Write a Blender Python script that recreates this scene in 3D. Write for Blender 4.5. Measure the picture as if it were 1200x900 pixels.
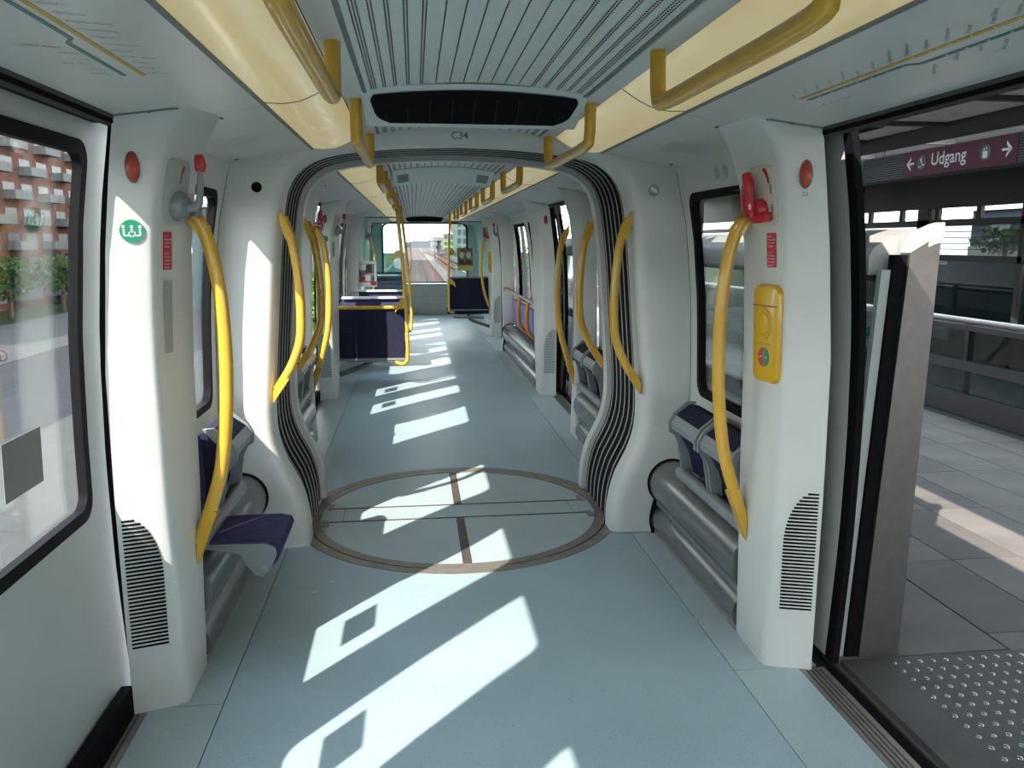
import bpy, bmesh, math, random
from mathutils import Vector, Matrix
random.seed(7)
PI = math.pi
S = bpy.context.scene
COL = S.collection
for o in list(bpy.data.objects):
    bpy.data.objects.remove(o)

# ------------------------------------------------------------------ camera
cam = bpy.data.cameras.new('camera')
cam.sensor_fit = 'HORIZONTAL'; cam.sensor_width = 36.0
cam.lens = 940.0 / 1200.0 * 36.0
cam.clip_start = 0.03; cam.clip_end = 2000
camo = bpy.data.objects.new('camera', cam); COL.objects.link(camo)
_p = math.atan2(450 - 284, 940.0); _w = math.atan2(600 - 485, 940.0 / math.cos(_p))
camo.location = (-0.24, 0.0, 1.62)
camo.rotation_euler = (PI / 2 - _p, 0, -_w)
S.camera = camo

# ------------------------------------------------------------------ sky, sun, exposure
world = bpy.data.worlds.new('sky'); S.world = world; world.use_nodes = True
wn = world.node_tree.nodes; wl = world.node_tree.links; wn.clear()
wo = wn.new('ShaderNodeOutputWorld'); wb = wn.new('ShaderNodeBackground')
wt = wn.new('ShaderNodeTexCoord'); wsx = wn.new('ShaderNodeSeparateXYZ'); wr = wn.new('ShaderNodeValToRGB')
wr.color_ramp.elements[0].position = 0.0; wr.color_ramp.elements[0].color = (1.0, 0.99, 0.98, 1)
wr.color_ramp.elements[1].position = 0.7; wr.color_ramp.elements[1].color = (0.74, 0.85, 1.0, 1)
wl.new(wt.outputs['Generated'], wsx.inputs[0]); wl.new(wsx.outputs['Z'], wr.inputs['Fac'])
wl.new(wr.outputs['Color'], wb.inputs['Color']); wb.inputs['Strength'].default_value = 3.1
wl.new(wb.outputs[0], wo.inputs[0])

sun = bpy.data.lights.new('sun', 'SUN'); sun.energy = 6.5; sun.angle = 0.009; sun.color = (1.0, 0.88, 0.78)
suno = bpy.data.objects.new('sun', sun); COL.objects.link(suno)
suno.location = (-20, -24, 26)
suno.rotation_euler = Vector((1.0, 1.27, -1.275)).to_track_quat('-Z', 'Y').to_euler()

S.view_settings.view_transform = 'Standard'; S.view_settings.look = 'None'
S.view_settings.gamma = 1.0; S.view_settings.use_curve_mapping = False
S.view_settings.exposure = 1.08
try:
    S.cycles.max_bounces = 12; S.cycles.diffuse_bounces = 6; S.cycles.transparent_max_bounces = 24
    S.cycles.glossy_bounces = 4; S.cycles.caustics_reflective = False; S.cycles.caustics_refractive = False
except Exception:
    pass

# ------------------------------------------------------------------ materials
def mat(name, col, rough=0.5, metal=0.0, var=0.0, scale=8.0, bump=0.0, bscale=60.0, spec=0.5, emit=None, estr=0.0, coat=0.0, speck=None):
    m = bpy.data.materials.new(name); m.use_nodes = True
    n = m.node_tree.nodes; l = m.node_tree.links
    b = n['Principled BSDF']
    b.inputs['Base Color'].default_value = (*col, 1); b.inputs['Roughness'].default_value = rough
    b.inputs['Metallic'].default_value = metal
    b.inputs['Specular IOR Level'].default_value = spec
    if coat: b.inputs['Coat Weight'].default_value = coat
    if emit:
        b.inputs['Emission Color'].default_value = (*emit, 1); b.inputs['Emission Strength'].default_value = estr
    tc = n.new('ShaderNodeTexCoord')
    if var:
        t = n.new('ShaderNodeTexNoise'); t.inputs['Scale'].default_value = scale; t.inputs['Detail'].default_value = 6
        l.new(tc.outputs['Object'], t.inputs['Vector'])
        r = n.new('ShaderNodeValToRGB')
        r.color_ramp.elements[0].position = 0.3; r.color_ramp.elements[1].position = 0.7
        r.color_ramp.elements[0].color = (*[max(0, c * (1 - var)) for c in col], 1)
        r.color_ramp.elements[1].color = (*[min(1, c * (1 + var)) for c in col], 1)
        l.new(t.outputs['Fac'], r.inputs['Fac'])
        out = r.outputs['Color']
        if speck:
            t2 = n.new('ShaderNodeTexNoise'); t2.inputs['Scale'].default_value = speck[0]; t2.inputs['Detail'].default_value = 2
            l.new(tc.outputs['Object'], t2.inputs['Vector'])
            r2 = n.new('ShaderNodeValToRGB'); r2.color_ramp.elements[0].position = speck[1]; r2.color_ramp.elements[1].position = speck[1] + 0.04
            l.new(t2.outputs['Fac'], r2.inputs['Fac'])
            mx = n.new('ShaderNodeMix'); mx.data_type = 'RGBA'
            l.new(r2.outputs['Color'], mx.inputs['Factor'])
            l.new(out, mx.inputs['A']); mx.inputs['B'].default_value = (*speck[2], 1)
            out = mx.outputs['Result']
        l.new(out, b.inputs['Base Color'])
    if bump:
        t3 = n.new('ShaderNodeTexNoise'); t3.inputs['Scale'].default_value = bscale
        l.new(tc.outputs['Object'], t3.inputs['Vector'])
        bp = n.new('ShaderNodeBump'); bp.inputs['Strength'].default_value = bump; bp.inputs['Distance'].default_value = 0.002
        l.new(t3.outputs['Fac'], bp.inputs['Height']); l.new(bp.outputs['Normal'], b.inputs['Normal'])
    return m

def glass(name, tint=(0.9, 0.95, 0.95), refl=0.55, rough=0.02):
    m = bpy.data.materials.new(name); m.use_nodes = True
    n = m.node_tree.nodes; l = m.node_tree.links; n.clear()
    o = n.new('ShaderNodeOutputMaterial'); mix = n.new('ShaderNodeMixShader'); t = n.new('ShaderNodeBsdfTransparent')
    g = n.new('ShaderNodeBsdfGlossy'); lw = n.new('ShaderNodeLayerWeight'); lw.inputs['Blend'].default_value = 0.5
    pw = n.new('ShaderNodeMath'); pw.operation = 'POWER'; pw.inputs[1].default_value = 4.0
    f = n.new('ShaderNodeMath'); f.operation = 'MULTIPLY_ADD'; f.inputs[1].default_value = refl; f.inputs[2].default_value = 0.035
    l.new(lw.outputs['Facing'], pw.inputs[0]); l.new(pw.outputs[0], f.inputs[0])
    t.inputs['Color'].default_value = (*tint, 1); g.inputs['Roughness'].default_value = rough
    g.inputs['Color'].default_value = (0.9, 0.95, 1, 1)
    l.new(f.outputs[0], mix.inputs['Fac']); l.new(t.outputs[0], mix.inputs[1]); l.new(g.outputs[0], mix.inputs[2])
    l.new(mix.outputs[0], o.inputs[0])
    return m

WHITE = (0.60, 0.615, 0.60)
M = dict(
    white=mat('moulded_white_panel', WHITE, 0.38, var=0.04, scale=3, bump=0.05, bscale=180),
    ceil=mat('ceiling_white', (0.60, 0.655, 0.665), 0.42, var=0.03, scale=2),
    door=mat('door_white', (0.45, 0.48, 0.475), 0.4, var=0.05, scale=2),
    floor=mat('pale_blue_vinyl', (0.37, 0.49, 0.54), 0.42, spec=0.4, var=0.07, scale=1.6, bump=0.04, bscale=90, speck=(140, 0.66, (0.16, 0.25, 0.32))),
    floor2=mat('pale_grey_vinyl', (0.42, 0.52, 0.55), 0.36, var=0.06, scale=2, speck=(140, 0.66, (0.2, 0.28, 0.33))),
    black=mat('black_rubber', (0.004, 0.004, 0.005), 0.8, spec=0.1),
    gasket=mat('dark_gasket', (0.005, 0.005, 0.006), 0.7, spec=0.12),
    dark=mat('dark_void', (0.010, 0.012, 0.013), 0.7, spec=0.2),
    yellow=mat('yellow_enamel', (0.62, 0.36, 0.035), 0.32, var=0.06, scale=10, coat=0.3),
    orange=mat('orange_enamel', (0.62, 0.23, 0.04), 0.35, var=0.05),
    intercom=mat('intercom_yellow', (0.60, 0.36, 0.015), 0.3, coat=0.3),
    navy=mat('navy_fabric', (0.021, 0.023, 0.046), 0.9, var=0.25, scale=60, bump=0.3, bscale=300, spec=0.1),
    purple=mat('purple_fabric', (0.042, 0.040, 0.092), 0.85, var=0.25, scale=60, bump=0.3, bscale=300, spec=0.1),
    mauve=mat('mauve_panel', (0.19, 0.19, 0.36), 0.8, var=0.1, scale=40),
    grey=mat('grey_frame', (0.20, 0.225, 0.235), 0.35, var=0.04),
    bellow=mat('bellows_grey', (0.27, 0.275, 0.275), 0.42, var=0.1, scale=12),
    pipe=mat('satin_aluminium_pipe', (0.20, 0.21, 0.215), 0.27, metal=0.65, var=0.06, scale=5),
    steel=mat('brushed_steel', (0.42, 0.41, 0.40), 0.38, metal=0.8, var=0.08, scale=20),
    ring=mat('worn_metal_ring', (0.30, 0.28, 0.26), 0.45, metal=0.5, var=0.15, scale=18),
    brown=mat('brown_joint_strip', (0.085, 0.072, 0.062), 0.5, var=0.2, scale=30),
    red=mat('red_enamel', (0.45, 0.012, 0.025), 0.3, coat=0.3),
    redprint=mat('red_print', (0.50, 0.03, 0.06), 0.5),
    lampred=mat('orange_red_lens', (0.36, 0.040, 0.008), 0.35, coat=0.15),
    green=mat('green_print', (0.01, 0.23, 0.135), 0.5),
    wprint=mat('white_print', (0.85, 0.88, 0.88), 0.5),
    gprint=mat('grey_print', (0.16, 0.19, 0.20), 0.6),
    lgrey=mat('light_grey_print', (0.34, 0.38, 0.38), 0.5),
    mapgreen=mat('map_green_line', (0.09, 0.20, 0.19), 0.5),
    mapyellow=mat('map_yellow_line', (0.55, 0.37, 0.05), 0.5),
    beige=mat('beige_plate', (0.55, 0.53, 0.46), 0.4),
    light=mat('lit_diffuser', (0.30, 0.28, 0.18), 0.30, emit=(1.0, 0.84, 0.42), estr=0.17, coat=0.25, var=0.04, scale=2.5),
    vinylpale=mat('pale_vinyl_cap', (0.50, 0.56, 0.55), 0.4),
    glassw=glass('window_glass', (0.92, 0.94, 0.93)),
    glasst=glass('teal_glass', (0.80, 0.935, 0.92)),
    glassd=glass('dark_glass', (0.45, 0.50, 0.50)),
    clear=glass('clear_cover', (0.93, 0.90, 0.90)),
    tile=mat('granite_paver', (0.16, 0.152, 0.142), 0.6, var=0.18, scale=3, bump=0.2, bscale=80),
    tile2=mat('granite_paver_dark', (0.12, 0.114, 0.107), 0.6, var=0.18, scale=3, bump=0.2, bscale=80),
    concrete=mat('concrete', (0.17, 0.165, 0.155), 0.8, var=0.12, scale=4, bump=0.2),
    tact=mat('dark_rubber_plate', (0.075, 0.073, 0.070), 0.55, var=0.2, scale=6),
    canopy=mat('canopy_soffit', (0.80, 0.80, 0.77), 0.7, var=0.08),
    beam=mat('dark_steel_beam', (0.035, 0.034, 0.034), 0.5),
    frame=mat('charcoal_frame', (0.085, 0.085, 0.09), 0.45, metal=0.3),
    sign=mat('plum_sign', (0.105, 0.022, 0.042), 0.45),
    mesh=mat('dark_mesh', (0.045, 0.046, 0.045), 0.6),
    brick=mat('salmon_brick', (0.115, 0.055, 0.04), 0.85, var=0.15, scale=0.8, spec=0.05),
    postlit=mat('sunlit_post_paint', (0.55, 0.53, 0.48), 0.8, var=0.05, scale=0.5),  # pale colour standing in for sunlight on the gate post top
    viaduct=mat('weathered_concrete', (0.07, 0.065, 0.06), 0.9, var=0.12, scale=1.5, spec=0.05),
    shrub=mat('shrub_green', (0.13, 0.28, 0.03), 0.7, var=0.3, scale=6),
    plate=mat('pale_plate', (0.40, 0.43, 0.43), 0.35),
    render=mat('far_render', (0.13, 0.13, 0.123), 0.8, var=0.05, scale=0.5, spec=0.05),
    poststeel=mat('brushed_post_steel', (0.13, 0.125, 0.12), 0.38, metal=0.75, var=0.08, scale=20),
    midgrey=mat('mid_grey_print', (0.12, 0.13, 0.13), 0.5),
    stud=mat('polished_stud', (0.45, 0.45, 0.44), 0.18, metal=1.0),
    capgrey=mat('pale_grey_cap', (0.30, 0.31, 0.30), 0.5, var=0.04),
    pane=mat('far_window', (0.018, 0.026, 0.032), 0.3),
    leaf=mat('foliage', (0.030, 0.055, 0.016), 0.8, var=0.4, scale=1.5, spec=0.05),
    leafl=mat('light_foliage', (0.05, 0.11, 0.016), 0.7, var=0.3, scale=6, spec=0.05),
    bark=mat('bark', (0.10, 0.07, 0.05), 0.9),
    road=mat('asphalt', (0.032, 0.032, 0.034), 0.85, var=0.1, scale=0.5, spec=0.05),
    pavem=mat('pale_paving', (0.062, 0.061, 0.058), 0.85, var=0.08, scale=0.4, spec=0.05),
    ground=mat('far_ground', (0.022, 0.03, 0.013), 0.9, var=0.25, scale=0.05, spec=0.05),
    ballast=mat('track_bed', (0.060, 0.030, 0.022), 0.9, var=0.2, scale=1.5, bump=0.4, bscale=10, spec=0.05),
    rail=mat('rusty_rail', (0.028, 0.014, 0.010), 0.7, spec=0.05),
    hill=mat('far_block', (0.03, 0.038, 0.05), 0.9, spec=0.05),
    lime=mat('lime_panel', (0.11, 0.27, 0.025), 0.6),
    crane=mat('crane_orange', (0.15, 0.06, 0.018), 0.6),
    tgl=mat('teal_facade', (0.02, 0.045, 0.052), 0.4, var=0.1, scale=0.3),
    paper=mat('paper', (0.62, 0.60, 0.56), 0.7),
    poster=mat('poster_photo', (0.25, 0.22, 0.20), 0.5, var=0.9, scale=14),
    poster2=mat('poster_brown', (0.22, 0.16, 0.08), 0.5, var=0.9, scale=12),
    posty=mat('poster_yellow', (0.50, 0.48, 0.12), 0.5),
    sticker=mat('grey_sticker', (0.17, 0.18, 0.18), 0.6),
)

# ------------------------------------------------------------------ builders
class MB:
    def __init__(s): s.bm = bmesh.new()
    def poly(s, pts, ext=None):
        vs = [s.bm.verts.new(Vector(p)) for p in pts]
        f = s.bm.faces.new(vs)
        return f
    def box(s, c, size, bev=0.0, rot=None):
        x, y, z = [d / 2 for d in size]
        vs = []
        for a in (-1, 1):
            for b in (-1, 1):
                for d in (-1, 1):
                    v = Vector((a * x, b * y, d * z))
                    if rot is not None: v = rot @ v
                    vs.append(s.bm.verts.new(v + Vector(c)))
        F = [(0, 1, 3, 2), (4, 6, 7, 5), (0, 4, 5, 1), (2, 3, 7, 6), (0, 2, 6, 4), (1, 5, 7, 3)]
        fs = [s.bm.faces.new([vs[i] for i in f]) for f in F]
        if bev:
            es = list({e for f in fs for e in f.edges})
            bmesh.ops.bevel(s.bm, geom=es, offset=bev, segments=2, affect='EDGES', profile=0.6)
        return s
    def bb(s, a, b, bev=0.0):
        return s.box([(p + q) / 2 for p, q in zip(a, b)], [abs(q - p) for p, q in zip(a, b)], bev)
    def loft(s, rings, closed=True, caps=True):
        R = [[s.bm.verts.new(Vector(p)) for p in r] for r in rings]
        n = len(R[0])
        for i in range(len(R) - 1):
            for j in range(n if closed else n - 1):
                k = (j + 1) % n
                s.bm.faces.new((R[i][j], R[i][k], R[i + 1][k], R[i + 1][j]))
        if caps and closed:
            s.bm.faces.new(R[0][::-1]); s.bm.faces.new(R[-1])
        return s
    def tube(s, pts, r, n=10, sub=4, caps=True, flat=1.0):
        P = smooth(pts, sub) if sub > 1 and len(pts) > 2 else [Vector(p) for p in pts]
        rings = []
        t0 = (P[1] - P[0]).normalized()
        ref = Vector((0, 0, 1)) if abs(t0.z) < 0.8 else Vector((0, 1, 0))
        u = t0.cross(ref).normalized()
        for i, p in enumerate(P):
            t = (P[min(i + 1, len(P) - 1)] - P[max(i - 1, 0)]).normalized()
            u = (u - t * u.dot(t)).normalized(); v = t.cross(u)
            rr = r(i / (len(P) - 1)) if callable(r) else r
            rings.append([p + u * (rr * math.cos(2 * PI * k / n)) + v * (rr * flat * math.sin(2 * PI * k / n)) for k in range(n)])
        return s.loft(rings, True, caps)
    def lathe(s, prof, o, ax, n=16):
        ax = Vector(ax).normalized(); ref = Vector((0, 0, 1)) if abs(ax.z) < 0.8 else Vector((1, 0, 0))
        u = ax.cross(ref).normalized(); v = ax.cross(u)
        rings = [[Vector(o) + ax * h + u * (r * math.cos(2 * PI * k / n)) + v * (r * math.sin(2 * PI * k / n)) for k in range(n)] for r, h in prof]
        return s.loft(rings, True, True)
    def prism(s, poly, d, o, u, v, d0=0.0):
        u = Vector(u).normalized(); v = Vector(v).normalized(); n = u.cross(v); o = Vector(o)
        a = [o + u * p[0] + v * p[1] + n * d0 for p in poly]; b = [p + n * (d - d0) for p in a]
        return s.loft([a, b], True, True)
    def ball(s, c, r, sub=1, sq=(1, 1, 1)):
        g = bmesh.ops.create_icosphere(s.bm, subdivisions=sub, radius=r)
        for v in g['verts']:
            v.co = Vector((v.co.x * sq[0], v.co.y * sq[1], v.co.z * sq[2])) + Vector(c)
        return s

def smooth(pts, sub):
    P = [Vector(p) for p in pts]; out = []
    for i in range(len(P) - 1):
        p0 = P[max(i - 1, 0)]; p1 = P[i]; p2 = P[i + 1]; p3 = P[min(i + 2, len(P) - 1)]
        for k in range(sub):
            t = k / sub
            out.append(0.5 * ((2 * p1) + (p2 - p0) * t + (2 * p0 - 5 * p1 + 4 * p2 - p3) * t * t + (3 * p1 - p0 - 3 * p2 + p3) * t ** 3))
    out.append(P[-1]); return out

def rrect(w, h, r, n=5):
    o = []
    for cx, cy, a in ((w / 2 - r, h / 2 - r, 0), (-w / 2 + r, h / 2 - r, 90), (-w / 2 + r, -h / 2 + r, 180), (w / 2 - r, -h / 2 + r, 270)):
        for k in range(n + 1):
            t = math.radians(a + 90 * k / n); o.append((cx + r * math.cos(t), cy + r * math.sin(t)))
    return o
def ell(a, b, n=24): return [(a * math.cos(2 * PI * k / n), b * math.sin(2 * PI * k / n)) for k in range(n)]

def wpos(o):
    v = Vector((0, 0, 0))
    while o is not None: v += o.location; o = o.parent
    return v
def obj(name, mb, m, parent=None, sm=35, recalc=True, origin=None):
    bm = mb.bm if isinstance(mb, MB) else mb
    if recalc: bmesh.ops.recalc_face_normals(bm, faces=bm.faces[:])
    L = wpos(parent) if parent else Vector((0, 0, 0))
    loc = Vector((0, 0, 0))
    if parent is None:
        if origin is None and len(bm.verts):
            xs = [v.co for v in bm.verts]
            lo = Vector([min(c[i] for c in xs) for i in range(3)]); hi = Vector([max(c[i] for c in xs) for i in range(3)])
            loc = Vector(((lo.x + hi.x) / 2, (lo.y + hi.y) / 2, lo.z))
        else: loc = Vector(origin or (0, 0, 0))
        L = loc
    for v in bm.verts: v.co -= L
    me = bpy.data.meshes.new(name); bm.to_mesh(me); bm.free()
    if m is not None: me.materials.append(M[m] if isinstance(m, str) else m)
    o = bpy.data.objects.new(name, me); COL.objects.link(o)
    o.location = loc
    if parent: o.parent = parent
    if sm:
        try: me.shade_smooth(); me.set_sharp_from_angle(angle=math.radians(sm))
        except Exception: pass
    return o
def tag(o, label, cat, group=None):
    o['label'] = label; o['category'] = cat
    if group: o['group'] = group
    return o
def thing(name, label, cat, loc=(0, 0, 0), group=None):
    o = bpy.data.objects.new(name, None); COL.objects.link(o); o.location = loc; o.empty_display_size = 0.05
    return tag(o, label, cat, group)
def struct(o): o['kind'] = 'structure'; return o
def stuff(o): o['kind'] = 'stuff'; return o
def inst(src, parent, loc, rotz=0.0):
    c = src.copy(); COL.objects.link(c); c.parent = parent
    c.location = Vector(loc) - (wpos(parent) if parent else Vector((0, 0, 0))); c.rotation_euler = (0, 0, rotz)
    return c

def text(name, lines, m, parent, o, u, v, bold=0.0, align='LEFT', eps=0.001, top=False):
    """lines: [(string, x, y, size, angle)] placed in the (u, v) plane at o, joined into one flat mesh"""
    bm = bmesh.new(); u = Vector(u).normalized(); v = Vector(v).normalized(); n = u.cross(v); o = Vector(o)
    for (tx, x, y, sz, ang) in lines:
        c = bpy.data.curves.new('lettering', 'FONT'); c.body = tx; c.size = sz; c.align_x = align; c.offset = bold * sz
        c.resolution_u = 3
        t = bpy.data.objects.new('lettering', c); COL.objects.link(t)
        dg = bpy.context.evaluated_depsgraph_get(); me = bpy.data.meshes.new_from_object(t.evaluated_get(dg))
        me.transform(Matrix.Translation((x, y, 0)) @ Matrix.Rotation(ang, 4, 'Z'))
        bm.from_mesh(me)
        bpy.data.objects.remove(t); bpy.data.curves.remove(c); bpy.data.meshes.remove(me)
    for q in bm.verts: q.co = o + u * q.co.x + v * q.co.y + n * eps
    r = obj(name, bm, m, parent, sm=0, recalc=False)
    return r

def side(sx): return 'left' if sx < 0 else 'right'
def interp(tab, z):
    if z <= tab[0][0]: return tab[0][1]
    for (a, p), (b, q) in zip(tab, tab[1:]):
        if z <= b: return p + (q - p) * (z - a) / (b - a)
    return tab[-1][1]
MID = 4.71
def fy(y): return 2 * MID - y                      # mirror across the articulation
# inside wall surface (tumblehome) and door skin
WALL = [(0, 1.235), (0.5, 1.258), (0.9, 1.260), (1.3, 1.245), (1.7, 1.205), (2.0, 1.135), (2.06, 1.115)]
DOOR = [(-0.05, 1.27), (0.5, 1.295), (0.9, 1.298), (1.3, 1.285), (1.7, 1.248), (2.05, 1.19)]
def wx(z): return interp(WALL, z)
def dx(z): return interp(DOOR, z)

def skin(mb, prof, sx, y0, y1, z0, z1, th, off=0.0, step=0.14):
    """closed curved slab following prof between y0..y1, z0..z1"""
    n = max(1, int(math.ceil((z1 - z0) / step)))
    zs = [z0 + (z1 - z0) * i / n for i in range(n + 1)]
    rings = [[(sx * (prof(z) + off), y0, z), (sx * (prof(z) + off), y1, z), (sx * (prof(z) + off + th), y1, z), (sx * (prof(z) + off + th), y0, z)] for z in zs]
    return mb.loft(rings)
def ring_on(mb, prof, sx, yc, zc, w, h, r, band, off0, off1, n=6):
    """rounded window gasket following the curved wall"""
    def out(wd, hd, rr): 
        q = []
        pts = rrect(wd, hd, rr, n); m = len(pts)
        for i in range(m):
            a = pts[i]; b = pts[(i + 1) % m]; q.append(a)
            if math.hypot(a[0] - b[0], a[1] - b[1]) > 0.2:
                for k in range(1, 6): q.append((a[0] + (b[0] - a[0]) * k / 6, a[1] + (b[1] - a[1]) * k / 6))
        return q
    A = out(w, h, r); B = out(w - 2 * band, h - 2 * band, max(r - band * 0.6, 0.02))
    f = lambda p, off: (sx * (prof(zc + p[1]) + off), yc + p[0], zc + p[1])
    R = [[f(p, off0) for p in A], [f(p, off0) for p in B], [f(p, off1) for p in B], [f(p, off1) for p in A]]
    R.append(R[0])
    return mb.loft(R, True, False)
def pane_on(mb, prof, sx, y0, y1, z0, z1, off):
    return skin(mb, prof, sx, y0, y1, z0, z1, 0.006, off)

Y0, Y1 = -4.0, 18.9
# ================================================================== SETTING: the car body
fl = MB(); fl.bb((-1.33, Y0, -0.14), (1.33, Y1, -0.012))
floor = struct(obj('floor', fl, 'dark', None, origin=(0, 0, 0)))
RT = 0.955
def arc_panel(x0, x1, far):
    """floor sheet between x0..x1 whose edge follows the turntable"""
    pts = []; n = 24
    for k in range(n + 1):
        x = x0 + (x1 - x0) * k / n
        pts.append((x, MID - math.sqrt(max(RT * RT - x * x, 0.0)) if abs(x) < RT else MID))
    ye = Y0 + 0.05
    P = [(x0, ye), (x1, ye)] + pts[::-1]
    if far:
        P = [(x, 2 * MID - y) for x, y in P]; yf = 18.85
        P = [(x, yf if y > 13 or abs(y - (2 * MID - ye)) < 1e-6 else y) for x, y in P]
    a = [(x, y, -0.012) for x, y in P]; b = [(x, y, 0.0) for x, y in P]
    return MB().loft([a, b])
for far in (False, True):
    obj('floor_panel', arc_panel(-0.945, 0.945, far), 'floor', floor, sm=0)
for sx in (-1, 1):
    for (a, b) in ((-3.95, 1.10), (1.103, 2.72), (2.724, 4.71 - 0.13), (4.71 + 0.13, 6.70), (6.704, 8.33), (8.334, 12.2), (12.204, 13.9), (13.904, 18.85)):
        w = 1.20 if (a in (1.103, 6.704, 12.204)) else 1.28
        obj('floor_panel', MB().bb((sx * 0.949, a, -0.012), (sx * w, b, 0.0)), 'floor2', floor, sm=0)

WINS = []   # (sx, y0, y1) bay windows
DOORS = [(1.07, 2.69), (6.73, 8.36), (12.23, 13.85)]
BAYS = [(-4.0, 0.99, [(-3.2, -1.9), (-1.6, 0.57)]), (2.98, 4.28, [(3.27, 4.085)]), (5.14, 6.44, [(5.335, 6.15)]),
        (8.65, 11.94, [(8.95, 10.05), (10.35, 11.5)]), (14.14, 18.9, [(14.45, 15.7)])]
wn_i = 0
for sx in (-1, 1):
    wall = None
    for (b0, b1, ws) in BAYS:
        mb = MB(); skin(mb, wx, sx, b0, b1, 0.0, 0.83, 0.03); skin(mb, wx, sx, b0, b1, 1.85, 2.05, 0.03)
        ys = [b0]
        for (a, b) in ws: ys += [a, b]
        ys.append(b1)
        for i in range(0, len(ys), 2): skin(mb, wx, sx, ys[i], ys[i + 1], 0.83, 1.85, 0.03)
        o = obj('wall_' + side(sx) if wall is None else 'wall_panel', mb, 'white', wall, origin=(0, 0, 0))
        if wall is None: wall = struct(o)
        for (a, b) in ws:
            wn_i += 1
            r = MB(); ring_on(r, wx, sx, (a + b) / 2, 1.34, b - a + 0.03, 1.05, 0.09, 0.036, -0.006, 0.03)
            w = struct(obj('window_%d' % wn_i, r, 'gasket', None))
            obj('pane', pane_on(MB(), wx, sx, a, b, 0.83, 1.85, 0.015), 'glassw', w)
# outer skin of the roof, keeps the light out above the ceiling
prof = [(1.18, 2.0), (1.14, 2.065), (1.02, 2.19), (0.80, 2.30), (0.4, 2.38), (0, 2.40)]
prof = prof + [(-x, z) for x, z in prof[-2::-1]]
pin = [(x * 0.985, z - 0.03) for x, z in prof]
struct(obj('roof', MB().loft([[(x, y, z) for x, z in prof + pin[::-1]] for y in (Y0 - 0.05, Y1 + 0.05)]), 'beam', None))

# ---- ceiling: centre grille, edge strips, lamps, cove panels
def cz(x): return 2.192 - 0.045 * (abs(x) / 0.44) ** 2         # gently arched centre
def sheet(mb, xs, zf, y0, y1, th=0.008):
    a = [(x, zf(x)) for x in xs]; ring = a + [(x, z + th) for x, z in a[::-1]]
    return mb.loft([[(x, y, z) for x, z in ring] for y in (y0, y1)])
xs = [-0.40 + 0.8 * k / 16 for k in range(17)]
ceiling = None
for (a, b) in ((Y0, 3.06), (3.9, 4.24), (5.18, 6.34), (8.02, 17.9)):
    o = obj('ceiling' if ceiling is None else 'ceiling_panel', sheet(MB(), xs, cz, a, b), 'ceil', ceiling, origin=(0, 0, 0))
    if ceiling is None: ceiling = struct(o)
obj('ceiling_panel', sheet(MB(), xs, lambda x: cz(x) + 0.004, 3.0, 3.95), 'ceil', ceiling)
obj('ceiling_panel', sheet(MB(), xs, lambda x: cz(x) + 0.004, 6.3, 8.05), 'ceil', ceiling)
obj('ceiling_panel', sheet(MB(), xs, lambda x: cz(x) + 0.004, 17.85, Y1), 'ceil', ceiling)
# slotted lines of the perforated ceiling
LINES = []
for k in range(4): LINES += [(-0.02 - 0.055 * k + 0.02)]
LINES = [-0.355, -0.345, -0.335, -0.287, -0.277, -0.225, -0.215, -0.163, -0.153, -0.105, -0.095, -0.052, -0.046, 0.0, 0.05, 0.10, 0.15,
         0.198, 0.206, 0.245, 0.253, 0.29, 0.298, 0.328, 0.336, 0.362, 0.37, 0.378]
LINES = sorted(set([-x for x in LINES if x > 0.12] + [x for x in LINES if x > -0.02] + [-0.10, -0.05]))
def slots(y0, y1, dash, gap, w):
    mb = MB()
    for x in LINES:
        y = y0
        while y < y1:
            e = min(y + dash, y1); z0 = cz(x - w) - 0.0008; z1 = cz(x + w) - 0.0008
            mb.poly([(x - w, y, z0), (x - w, e, z0), (x + w, e, z1), (x + w, y, z1)]); y += dash + gap
    return mb
for (a, b, d, g, w) in ((0.3, 3.04, 0.011, 0.005, 0.0021), (3.92, 4.2, 0.011, 0.005, 0.0024), (5.2, 6.3, 0.4, 0.01, 0.003), (8.05, 17.8, 1.2, 0.012, 0.003)):
    stuff(obj('ceiling_slots', slots(a, b, d, g, w), 'dark' if a < 5 else 'gprint', ceiling, sm=0, recalc=False))
def zstrip(x): return 2.147 - (abs(x) - 0.40) * 0.05
def zcove(x): return 2.078 - (abs(x) - 0.728) * 0.178
CARS = [(Y0, 4.20), (5.22, 18.3)]
for sx in (-1, 1):
    for (a, b) in CARS:
        obj('edge_strip', sheet(MB(), [sx * t for t in (0.412, 0.45, 0.485)], zstrip, a, b), 'ceil', ceiling)
        obj('shadow_gap', MB().bb((sx * 0.398, a, 2.152), (sx * 0.414, b, 2.162)), 'gprint', ceiling)
        obj('shadow_gap', MB().bb((sx * 0.482, a, 2.150), (sx * 0.494, b, 2.156)), 'dark', ceiling)
    for (a, b, n) in ((Y0, 0.99, 1), (0.993, 2.92, 1), (2.925, 4.235, 0), (5.185, 6.49, 0), (6.495, 8.6, 1), (8.603, 11.98, 0), (11.983, 14.1, 1), (14.103, Y1, 0)):
        obj('cove_panel', sheet(MB(), [sx * t for t in (0.735, 0.85, 0.95, 1.05, 1.12, 1.16)], zcove, a, b), 'white', ceiling)
    for (a, b) in CARS:
        obj('edge_trim', MB().bb((sx * 0.722, a, 2.071), (sx * 0.736, b, 2.082)), 'gprint', ceiling)

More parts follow.
